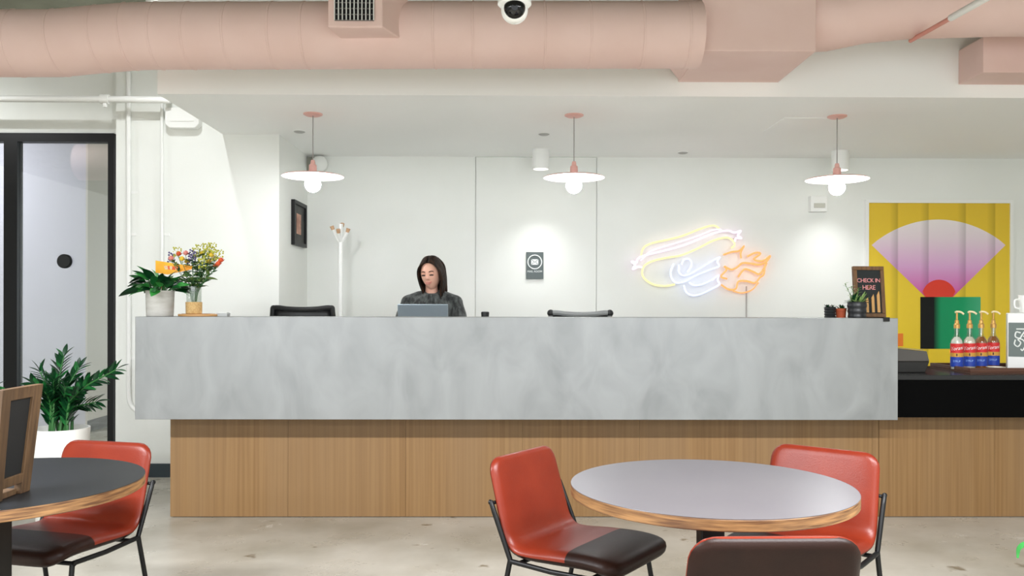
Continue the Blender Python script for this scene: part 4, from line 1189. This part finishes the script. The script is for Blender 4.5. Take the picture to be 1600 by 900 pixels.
# ------------------------------------------------------------------ leather chairs
def chair_meshes():
    prof = spline([(0.268, 0.757), (0.238, 0.655), (0.205, 0.54), (0.183, 0.475), (0.145, 0.437), (0.085, 0.43), (-0.03, 0.436), (-0.15, 0.440), (-0.225, 0.432), (-0.265, 0.412)] and
                  [Vector((0, y, z)) for y, z in ((0.268, 0.757), (0.238, 0.655), (0.205, 0.54), (0.183, 0.475), (0.145, 0.437), (0.085, 0.43), (-0.03, 0.436), (-0.15, 0.440), (-0.225, 0.432), (-0.265, 0.412))], 8)
    S = [0.0]
    for a, b in zip(prof, prof[1:]): S.append(S[-1] + (b - a).length)
    Ltot = S[-1]
    # resample with dense ends
    def samp(s):
        for i in range(len(S) - 1):
            if S[i + 1] >= s or i == len(S) - 2:
                f = (s - S[i]) / (S[i + 1] - S[i]); return prof[i].lerp(prof[i + 1], f), (prof[i + 1] - prof[i]).normalized()
    ss = []
    for k in range(7): ss.append(0.075 * (1 - math.cos(k / 6 * PI / 2)))
    n = 40
    ss += [0.075 + (Ltot - 0.15) * k / n for k in range(1, n)]
    for k in range(6, -1, -1): ss.append(Ltot - 0.075 * (1 - math.cos(k / 6 * PI / 2)))
    W, T = 0.214, 0.0215
    NU = 36
    V, tagf, Fs = [], [], []
    for s in ss:
        p, t = samp(s)
        nrm = Vector((0, t.z, -t.y))            # pointing to the sitter
        if nrm.z < 0 and abs(t.z) < 0.5: nrm = -nrm
        nrm = Vector((0, 0, 1)).cross(Vector((1, 0, 0))) if nrm.length < 1e-6 else nrm
        e = min(s, Ltot - s)
        rc = 0.06
        w = W - (rc - math.sqrt(max(0, rc * rc - (rc - e) ** 2)) if e < rc else 0)
        th = T * (0.18 + 0.82 * math.sqrt(max(0, 1 - (1 - min(1, e / 0.022)) ** 2)))
        if s > 0.32: th *= 1.1 + 0.35 * min(1, max(0, (s - 0.32) / 0.2))
        wf = 1.0 + 0.05 * min(1, s / 0.3)
        for k in range(NU):
            a = 2 * PI * k / NU
            c, sn = math.cos(a), math.sin(a)
            ex = 0.32
            x = w * wf * math.copysign(abs(c) ** ex, c)
            # flat faces, rounded rims, slight cushion crown
            nn = th * math.copysign(abs(sn) ** 0.55, sn)
            edge = max(0.0, abs(x) / (w * wf) - 0.88) / 0.12
            nn *= math.sqrt(max(0.0, 1 - edge ** 2 * 0.9))
            V.append(p + Vector((x, 0, 0)) + nrm * nn)
    m = len(ss)
    sets = {'shell': [], 'seat_front': [], 'back_panel': []}
    s_br = Ltot - 0.205
    for i in range(m - 1):
        for k in range(NU):
            k2 = (k + 1) % NU
            f = (i * NU + k, i * NU + k2, (i + 1) * NU + k2, (i + 1) * NU + k)
            am = 2 * PI * (k + 0.5) / NU
            s = (ss[i] + ss[i + 1]) / 2
            if s > s_br: sets['seat_front'].append(f)
            elif math.sin(am) < -0.12: sets['back_panel'].append(f)
            else: sets['shell'].append(f)
    sets['shell'].append(tuple(range(NU)))
    sets['seat_front'].append(tuple((m - 1) * NU + k for k in range(NU)))
    out = {}
    for nm, fl in sets.items():
        used = sorted({i for f in fl for i in f}); mp = {o: j for j, o in enumerate(used)}
        out[nm] = ([V[i] for i in used], [tuple(mp[i] for i in f) for f in fl])
    return out


CM = chair_meshes()
def leather_chair(loc, rz, label, first=[None]):
    if first[0] is not None:
        c = copy_tree(first[0]); c.location = loc; c.rotation_euler = (0, 0, rz); c['label'] = label
        return c
    t = thing('leather_chair', label, 'chair', loc, rz, 'cognac leather chairs at the cafe tables')
    obj('seat_shell', CM['shell'], M_LEATHER, t, smooth='all')
    tag(obj('seat_front', CM['seat_front'], M_LEATHERD, t, smooth='all'), 'dark brown front half of the seat')
    tag(obj('back_panel', CM['back_panel'], M_LEATHERD, t, smooth='all'), 'dark brown outer back')
    r = 0.0095
    for s in (-1, 1):
        x = s * 0.236
        obj('arm_tube', gtube([(x, 0.243, 0.605), (x, 0.237, 0.605), (x, 0.222, 0.57), (x, 0.15, 0.408)], r, 10), M_BLACK, t, smooth=True)
        obj('arm_bracket', gtube([(s * 0.19, 0.232, 0.6), (x, 0.24, 0.6)], 0.007, 8), M_BLACK, t)
        obj('seat_rail', gtube([(x, 0.15, 0.404), (x * 0.97, -0.02, 0.394), (x * 0.9, -0.17, 0.392)], r, 10), M_BLACK, t, smooth=True)
        obj('leg', gtube([(x, 0.15, 0.408), (s * 0.25, 0.235, 0.0)], r, 10), M_BLACK, t, smooth=True)
        obj('leg', gtube([(x * 0.9, -0.17, 0.392), (s * 0.235, -0.235, 0.0)], r, 10), M_BLACK, t, smooth=True)
    for y, z in ((0.12, 0.398), (-0.17, 0.392)):
        obj('cross_bar', gtube([(-0.225, y, z), (0.225, y, z)], r * 0.9, 8), M_BLACK, t, smooth=True)
    first[0] = t
    return t


leather_chair((0.285, 3.15, 0), rad(54), 'leather chair left of the grey table, turned to show its brown seat front')
leather_chair((1.12, 3.18, 0), rad(-40), 'leather chair tucked behind the right side of the grey table')
leather_chair((0.665, 2.33, 0), rad(181), 'leather chair in the foreground seen from its dark brown back')
leather_chair((-1.715, 3.28, 0), rad(-15), 'leather chair tucked behind the left table')

# ------------------------------------------------------------------ wooden sign on the left table
sl = thing('wooden_table_sign', 'wooden framed chalkboard sign standing on the left table', 'sign', (-1.502, 2.57, 0.740))
xs_b, xs_t = 0.0, 0.035
ya, yb_ = -0.10, 0.115
hS = 0.335
def sheet_pt(v, w, off):
    """v along depth, w up; the panel leans towards the right at the top"""
    tap = 0.012 * (1 - w / hS)
    return (xs_b + (xs_t - xs_b) * w / hS + off, v + (-tap if v > 0 else tap), w)
def panel(name, v0, v1, w0, w1, o0, o1, m):
    V = [sheet_pt(v, w, o) for o in (o0, o1) for v, w in ((v0, w0), (v1, w0), (v1, w1), (v0, w1))]
    obj(name, (V, [(0, 1, 2, 3), (7, 6, 5, 4), (0, 4, 5, 1), (1, 5, 6, 2), (2, 6, 7, 3), (3, 7, 4, 0)]), m, sl, bevel=0.0015)
panel('stile', ya, ya + 0.045, 0, hS, -0.012, 0.012, M_FRAMEWOOD)
panel('stile', yb_ - 0.05, yb_, 0, hS, -0.012, 0.012, M_FRAMEWOOD)
panel('rail', ya + 0.0455, yb_ - 0.0505, hS - 0.036, hS, -0.012, 0.012, M_FRAMEWOOD)
panel('rail', ya + 0.0455, yb_ - 0.0505, 0.035, 0.065, -0.012, 0.012, M_FRAMEWOOD)
panel('board', ya + 0.04, yb_ - 0.045, 0.06, hS - 0.034, -0.004, 0.004, mat('black_board', (24, 24, 24), 0.7))
obj('foot', gbox(-0.09, 0.0, -0.03, 0.05, 0.0, 0.018), M_FRAMEWOOD, sl, bevel=0.002)

# ------------------------------------------------------------------ big floor plants
def zz_plant(px, Y, pot_w, zrim, tips, label, seed):
    rnd = random.Random(seed)
    q = at(px, 668, Y)
    t = thing('potted_zz_plant', label, 'potted plant', (q.x, Y, 0), 0, 'glossy floor plants by the glass door')
    R = pot_w / 2
    obj('pot', glathe([(R * 0.78, 0), (R * 0.8, 0.004), (R, zrim - 0.01), (R, zrim), (R * 0.93, zrim), (R * 0.9, zrim - 0.05)], 40), mat('white_planter', (232, 231, 226), 0.5), t, smooth=True)
    obj('soil', glathe([(R * 0.905, zrim - 0.055), (0.0005, zrim - 0.035)], 28), M_SOIL, t)
    lms = [mesh(leaf_geo(0.098, 0.034, 0.15, 0.25, 6), m_, True, name='zz_leaf') for m_ in (M_GREEN, M_GREEN2, M_GREEN)]
    for i, (tx, ty, dy) in enumerate(tips):
        tip = at(tx, ty, Y + dy) - Vector((q.x, Y, 0))
        base = Vector((rnd.uniform(-.05, .05) + tip.x * 0.12, rnd.uniform(-.05, .05) + tip.y * .1, zrim - 0.045))
        mid = base.lerp(tip, 0.5) + Vector((-tip.x * 0.22, -tip.y * 0.2, 0.05))
        pts = spline([base, mid, tip], 12)
        st_ = obj('stem', gtube(pts, [0.010 - 0.0065 * k / (len(pts) - 1) for k in range(len(pts))], 6), M_STEM, t, smooth=True)
        nl = 14
        side0 = Vector((math.cos(i * 1.3), math.sin(i * 1.3) * 0.5, 0))
        for k in range(nl):
            f = 0.16 + 0.82 * k / (nl - 1)
            fi = f * (len(pts) - 1); j = min(len(pts) - 2, int(fi))
            pt = pts[j].lerp(pts[j + 1], fi - j); d = (pts[j + 1] - pts[j]).normalized()
            sd = d.cross(Vector((0.2 * math.sin(i), -1, 0.15))).normalized()
            for s in (-1, 1):
                dd = d * 0.95 + sd * s * 0.62 + Vector((0, rnd.uniform(-.3, .1), rnd.uniform(-.1, .15)))
                put_leaf(lms[(k + i) % 3], pt, dd, rnd.uniform(-0.5, 0.5) + s * 0.4, rnd.uniform(0.8, 1.05) * (1.0 - 0.35 * abs(f - 0.55)), st_)
        put_leaf(lms[0], pts[-1], pts[-1] - pts[-2], 0.3, 0.8, st_)
    return t


zz_plant(95, 5.0, 0.315, 0.605, [(100, 556, 0.05), (62, 580, 0.0), (52, 600, -0.08), (84, 592, -0.1), (124, 574, 0.08), (138, 596, 0.1), (182, 577, -0.02), (150, 628, 0.05), (70, 612, -0.14), (104, 604, -0.16), (124, 612, -0.1), (40, 622, 0.05)],
         'glossy green floor plant in a white pot behind the left table', 4)
zz_plant(-48, 5.1, 0.33, 0.6, [(-10, 606, 0.0), (-50, 575, 0.05), (-80, 590, 0.0), (-30, 615, -0.1), (-70, 620, -0.1)],
         'second glossy floor plant mostly cut off by the left edge', 9)
# arching plant just past the right edge, one leaf tip in view
q = at(1640, 850, 2.9)
gp = thing('potted_spider_plant', 'bright green arching leaf entering at the right edge', 'potted plant', (q.x + 0.2, 2.9, 0))
obj('pot', glathe([(0.09, 0), (0.12, 0.24), (0.108, 0.24), (0.105, 0.2)], 28), mat('white_planter', (232, 231, 226), 0.5), gp, smooth=True)
obj('soil', glathe([(0.104, 0.205), (0.0005, 0.212)], 20), M_SOIL, gp)
M_BRIGHT = mat('bright_green_leaf', (48, 136, 60), 0.4, rgb2=(36, 112, 46), scale=(30, 30, 30))
def strap_leaf(pts, w):
    P = spline([Vector(p_) for p_ in pts], 8); n_ = len(P)
    obj('leaf', gtube(P, [w * max(0.08, math.sin(PI * (0.12 + 0.88 * (1 - k / (n_ - 1))) ) if k > n_ * 0.5 else 1) for k in range(n_)], 6, flat=0.15), M_BRIGHT, gp, smooth=True)
o_ = Vector((q.x + 0.2, 2.9, 0))
strap_leaf([(-0.02, 0, 0.2), (-0.08, 0, 0.40)] + [tuple(at(a_, b_, 2.9) - o_) for a_, b_ in ((1625, 846), (1602, 850), (1592, 857), (1590, 872))], 0.011)
for k in range(11):
    a_ = k * 0.42 - 2.1
    r1, h1 = 0.2 + 0.05 * math.sin(k * 2.3), 0.42 + 0.05 * math.cos(k * 1.7)
    strap_leaf([(0.02 * math.cos(a_), 0.02 * math.sin(a_), 0.2), (r1 * 0.35 * math.cos(a_), r1 * 0.35 * math.sin(a_), h1), (r1 * math.cos(a_), r1 * math.sin(a_), h1 - 0.04), (r1 * 1.5 * math.cos(a_), r1 * 1.5 * math.sin(a_), h1 - 0.2)], 0.012)

# ------------------------------------------------------------------ the woman behind the desk
q = at(674, 428, 6.12)
PX, PY, HZ = q.x, 6.17, q.z
pe = thing('person', 'woman in a dark grey sweater looking down at the laptop', 'person', (PX, PY, 0))
M_SKIN = mat('skin', (220, 172, 150), 0.5, rgb2=(212, 160, 138), scale=(14, 14, 14), sub=0.05)
M_HAIR = mat('brown_hair', (22, 14, 10), 0.5, rgb2=(62, 40, 26), scale=(60, 60, 8), lo=0.45, hi=0.75, spec=0.2)
M_KNIT = mat('grey_knit', (26, 29, 28), 0.9, rgb2=(84, 88, 86), scale=(45, 45, 14), lo=0.4, hi=0.7, bump=0.4, bscale=(160, 160, 160), sheen=0.2)
M_JEAN = mat('dark_trousers', (34, 36, 42), 0.8)


def blob(parts, voxel, smooth_it, m, name):
    """union of overlapping closed shapes into one continuous skin"""
    me = mesh(merge(*parts), m, True, name=name)
    o = bpy.data.objects.new(name, me); COL.objects.link(o)
    rm = o.modifiers.new('remesh', 'REMESH'); rm.mode = 'VOXEL'; rm.voxel_size = voxel
    if smooth_it:
        sm = o.modifiers.new('smooth', 'SMOOTH'); sm.iterations = smooth_it; sm.factor = 0.5
    dg = bpy.context.evaluated_depsgraph_get()
    out = bpy.data.meshes.new_from_object(o.evaluated_get(dg))
    COL.objects.unlink(o); bpy.data.objects.remove(o)
    out.materials.clear(); out.materials.append(m)
    for p_ in out.polygons: p_.use_smooth = True
    return out


def loft(rings, n=28):
    """rings of (x, y, z, rx, ry)"""
    V, Fs = [], []
    for (x, y, z, rx, ry) in rings:
        for k in range(n):
            a = 2 * PI * k / n
            V.append((x + rx * math.copysign(abs(math.cos(a)) ** 0.9, math.cos(a)), y + ry * math.sin(a), z))
    for i in range(len(rings) - 1):
        for k in range(n):
            k2 = (k + 1) % n
            Fs.append((i * n + k, i * n + k2, (i + 1) * n + k2, (i + 1) * n + k))
    Fs.append(tuple(reversed(range(n)))); Fs.append(tuple((len(rings) - 1) * n + k for k in range(n)))
    return V, Fs


HC = Vector((0.0, -0.05, HZ))
HM = Matrix.Translation(HC) @ Matrix.Rotation(rad(-13), 4, 'Z') @ Matrix.Rotation(rad(12), 4, 'X') @ Matrix.Rotation(rad(-3), 4, 'Y')
def gs(u, v, cu_, cv, su, sv): return math.exp(-((u - cu_) / su) ** 2 - ((v - cv) / sv) ** 2)
def head_geo():
    nu, nv = 72, 54
    V, Fs = gsphere((0, 0, 0), 1.0, nu, nv)
    out = []
    for x, y, z in V:
        px, py, pz_ = 0.0735 * x, 0.094 * y, 0.114 * z
        if z < 0.1:
            k = min(1, (0.1 - z) / 1.1)
            px *= 1 - 0.34 * k ** 1.6
            if y > 0: py *= 1 - 0.45 * k
            else: py *= 1 - 0.06 * k
        if y < 0:
            fr = min(1, -y * 1.6)
            u, v = px, pz_
            d = 0
            nosep = 0 if v > 0.032 else (max(0, (0.032 - v) / 0.05) ** 1.3 if v > -0.018 else max(0, 1 - (-0.018 - v) / 0.012))
            d += 0.021 * nosep * math.exp(-(u / (0.009 + 0.005 * nosep)) ** 2)
            d += 0.005 * gs(abs(u), v, 0.013, -0.018, 0.007, 0.007)
            d -= 0.009 * gs(abs(u), v, 0.031, 0.012, 0.015, 0.011)
            d += 0.004 * gs(abs(u), v, 0.03, 0.032, 0.02, 0.007)
            d += 0.006 * gs(u, v, 0, -0.046, 0.022, 0.006) + 0.006 * gs(u, v, 0, -0.058, 0.018, 0.006)
            d -= 0.004 * gs(u, v, 0, -0.052, 0.024, 0.0025)
            d += 0.007 * gs(u, v, 0, -0.092, 0.02, 0.016)
            d += 0.004 * gs(abs(u), v, 0.04, -0.02, 0.02, 0.02)
            py -= d * fr
        out.append((px, py, pz_))
    return out, Fs


parts = [xform(head_geo(), HM)]
parts.append(loft([(0, 0.0, HZ - 0.2, 0.062, 0.06), (0, -0.004, HZ - 0.15, 0.05, 0.05), (0, -0.014, HZ - 0.08, 0.045, 0.046), (0, -0.025, HZ - 0.03, 0.045, 0.05)]))
for s in (-1, 1):
    parts.append(xform(gsphere((s * 0.075, 0.008, -0.002), 0.03, 14, 10, 0.35, 0.6, 1.0), HM))
torso = [(0, 0.0, 0.84, 0.155, 0.105), (0, 0, 0.92, 0.165, 0.115), (0, 0, 1.04, 0.13, 0.092), (0, -0.005, 1.16, 0.14, 0.1), (0, -0.005, 1.27, 0.165, 0.105), (0, 0, 1.34, 0.165, 0.09), (0, 0, HZ - 0.175, 0.12, 0.07), (0, 0, HZ - 0.155, 0.07, 0.06)]
parts.append(loft(torso))
SHZ = HZ - 0.213
arms = {}
for s in (-1, 1):
    sh, el, wr = Vector((s * 0.165, 0.0, SHZ)), Vector((s * 0.225, -0.085, 1.165)), Vector((s * 0.1, -0.32, 1.168))
    arms[s] = (sh, el, wr)
    parts.append(gtube([sh, sh.lerp(el, 0.5), el, el.lerp(wr, 0.35), wr], [0.05, 0.045, 0.038, 0.036, 0.024], 14))
    parts.append(gsphere(sh, 0.052, 14, 10)); parts.append(gsphere(el, 0.039, 12, 8))
    pc = Vector((s * 0.085, -0.365, 1.16))
    parts.append(gsphere(pc, 0.042, 14, 10, 0.9, 1.05, 0.38))
    for f_, (fx_, ln) in enumerate(((-0.027, 0.05), (-0.009, 0.062), (0.009, 0.067), (0.027, 0.06))):
        b0 = pc + Vector((s * -fx_ * 1.0, -0.03, 0.002))
        parts.append(gtube([b0, b0 + Vector((0, -ln * 0.45, 0.006)), b0 + Vector((0, -ln * 0.8, -0.004)), b0 + Vector((0, -ln, -0.016))], [0.0088, 0.0085, 0.008, 0.0065], 8))
    tb = pc + Vector((-s * 0.03, 0.01, -0.002))
    parts.append(gtube([tb, tb + Vector((-s * 0.02, -0.025, -0.003)), tb + Vector((-s * 0.024, -0.048, -0.01))], [0.011, 0.0095, 0.0075], 8))
    hip, kn, an = Vector((s * 0.085, 0, 0.88)), Vector((s * 0.095, -0.015, 0.49)), Vector((s * 0.095, 0.02, 0.08))
    parts.append(gtube([hip, hip.lerp(kn, 0.5), kn, kn.lerp(an, 0.35), an], [0.088, 0.07, 0.052, 0.052, 0.034], 14))
    parts.append(gsphere((s * 0.1, -0.05, 0.035), 0.11, 14, 8, 0.38, 1.0, 0.3))
bodym = blob(parts, 0.0055, 2, M_SKIN, 'body')
link('body', bodym, pe)
# sweater: slightly larger skin over torso and arms
sp_parts = [loft([(x, y, z, rx + 0.018, ry + 0.016) for x, y, z, rx, ry in torso[1:-1]] + [(0, -0.008, HZ - 0.158, 0.088, 0.082), (0, -0.012, HZ - 0.143, 0.07, 0.07)])]
for s in (-1, 1):
    sh, el, wr = arms[s]
    sp_parts.append(gtube([sh + Vector((-s * 0.05, 0, 0.02)), sh, sh.lerp(el, 0.5), el, el.lerp(wr, 0.4), wr], [0.06, 0.066, 0.062, 0.052, 0.046, 0.032], 16))
    sp_parts.append(gtube([Vector((0, 0.005, HZ - 0.175)), Vector((s * 0.09, 0.004, HZ - 0.178)), sh], [0.066, 0.056, 0.062], 16))
    sp_parts.append(gsphere(sh, 0.064, 14, 10)); sp_parts.append(gsphere(el, 0.053, 12, 8))
link('sweater', blob(sp_parts, 0.008, 3, M_KNIT, 'sweater'), pe)
obj('collar', gtube([(0.064 * math.cos(2 * PI * k / 28), -0.014 + 0.064 * math.sin(2 * PI * k / 28), HZ - 0.143 + 0.012 * math.sin(2 * PI * k / 28)) for k in range(28)], 0.012, 8, closed=True), M_KNIT, pe, smooth=True)
tr_parts = [loft([(0, 0, 0.80, 0.16, 0.11), (0, 0, 0.9, 0.172, 0.122), (0, 0, 0.99, 0.15, 0.105)])]
for s in (-1, 1):
    hip, kn, an = Vector((s * 0.085, 0, 0.88)), Vector((s * 0.095, -0.015, 0.49)), Vector((s * 0.095, 0.02, 0.1))
    tr_parts.append(gtube([hip, hip.lerp(kn, 0.5), kn, kn.lerp(an, 0.4), an], [0.097, 0.08, 0.064, 0.062, 0.052], 16))
link('trousers', blob(tr_parts, 0.01, 3, M_JEAN, 'trousers'), pe)
for s in (-1, 1):
    obj('shoe', merge(gsphere((s * 0.1, -0.055, 0.045), 0.125, 18, 10, 0.42, 1.0, 0.36)), M_BLACKP, pe, smooth='all')
# face details
def hp_(x, y, z): return HM @ Vector((x, y, z))
M_LIP = mat('lips', (196, 122, 112), 0.4); M_LASH = mat('lashes', (38, 26, 22), 0.6); M_BROW = mat('brows', (64, 44, 34), 0.7)
for s in (-1, 1):
    c_ = Vector((s * 0.0305, -0.0795, 0.011))
    ey = obj('eye', xform(gsphere(c_, 0.0105, 14, 10), HM), mat('eye_white', (226, 220, 214), 0.3), pe, smooth='all')
    obj('iris', xform(gsphere(c_ + Vector((0, -0.0075, -0.003)), 0.0062, 12, 8), HM), mat('iris', (50, 32, 24), 0.2), ey, smooth='all')
    obj('eyelid', xform(gsphere(c_ + Vector((0, -0.0008, 0.003)), 0.012, 14, 8, 1.15, 1, 0.85), HM), M_SKIN, ey, smooth='all')
    obj('lash', gtube(spline([hp_(s * 0.0305 + dx, -0.0915 + abs(dx) * 0.25, 0.006 - dx * dx * 8) for dx in (-0.014, -0.007, 0, 0.007, 0.014)], 3), 0.0042, 6), M_LASH, ey)
    obj('eyebrow', gtube(spline([hp_(s * 0.014, -0.094, 0.029), hp_(s * 0.03, -0.091, 0.034), hp_(s * 0.046, -0.079, 0.029)], 5), [0.003] * 10 + [0.0016], 6), M_BROW, pe)
obj('lips', merge(gtube(spline([hp_(-0.027, -0.083, -0.044), hp_(-0.008, -0.0965, -0.0465), hp_(0, -0.0965, -0.048), hp_(0.008, -0.0965, -0.0465), hp_(0.027, -0.083, -0.044)], 4), [0.0012] + [0.0024] * 15 + [0.0012], 8),
                  gtube(spline([hp_(-0.021, -0.0855, -0.0505), hp_(0, -0.0965, -0.0575), hp_(0.021, -0.0855, -0.0505)], 6), [0.0012] + [0.0028] * 11 + [0.0012], 8)), M_LIP, pe, smooth='all')
# hair: a cap over the skull and locks falling from a centre parting
V, Fs = gsphere((0, 0.008, 0.006), 1.0, 40, 28, 0.081, 0.1, 0.121)
keep = []
for f in Fs:
    c_ = sum((Vector(V[i]) for i in f), Vector()) / len(f)
    hairline = 0.072 - 0.9 * max(0, abs(c_.x) - 0.03) 
    if c_.y < -0.02 and c_.z < hairline + 0.02: continue
    if c_.z < -0.075: continue
    keep.append(f)
cap = obj('hair', xform((V, keep), HM), M_HAIR, pe, smooth='all')
so = cap.modifiers.new('thickness', 'SOLIDIFY'); so.thickness = 0.006
rnd = random.Random(21)
for s in (-1, 1):
    for k in range(20):
        f = k / 19
        y0 = -0.064 + 0.147 * f
        zt0 = 0.121 * math.sqrt(max(0.05, 1 - ((y0 - 0.008) / 0.108) ** 2)) + 0.008
        side = 0.083 + rnd.uniform(-0.003, 0.004)
        yb1 = -0.05 + 0.13 * f
        endz = (-0.165 if s > 0 else -0.155) + rnd.uniform(-0.02, 0.015)
        out_ = 0.004 if s > 0 else 0.0
        wv = rnd.uniform(-0.006, 0.006)
        pts = [(0.0 + s * 0.002, y0, zt0), (s * 0.04, y0 + 0.002, zt0 - 0.014), (s * 0.071, (y0 + yb1) / 2, 0.048), (s * side, yb1, 0.0),
               (s * (side - 0.004 + out_), yb1 + 0.004 + wv, -0.06), (s * (side - 0.016 + out_), yb1 + 0.004, -0.115), (s * (side - 0.02 + out_ + wv), yb1 + 0.002 + wv, endz)]
        if f > 0.82:
            kx = 1 - (f - 0.82) * 3.6
            pts = [(x * (1 if i < 1 else kx), y + (0.012 if i > 2 else 0), z) for i, (x, y, z) in enumerate(pts)]
        P = spline([hp_(*p_) for p_ in pts], 5)
        n_ = len(P)
        rr = [0.011 + 0.004 * math.sin(PI * min(1, i / (n_ - 1) * 1.2)) for i in range(n_)]
        rr[0] = 0.006
        for i in range(6): rr[n_ - 1 - i] *= (0.3 + 0.7 * i / 6)
        obj('hair_lock', gtube(P, rr, 7, flat=0.55), M_HAIR, cap, smooth='all')
for k in range(9):
    x_ = -0.064 + 0.128 * k / 8
    P = spline([hp_(x_ * 0.5, 0.04, 0.118), hp_(x_, 0.092, 0.05), hp_(x_ * 1.1, 0.096, -0.03), hp_(x_ * 1.15, 0.075, -0.1), hp_(x_ * 1.15, 0.06, -0.16 + 0.01 * math.sin(k * 3))], 5)
    obj('hair_lock', gtube(P, [0.008] + [0.016] * (len(P) - 3) + [0.011, 0.005], 7, flat=0.6), M_HAIR, cap, smooth='all')
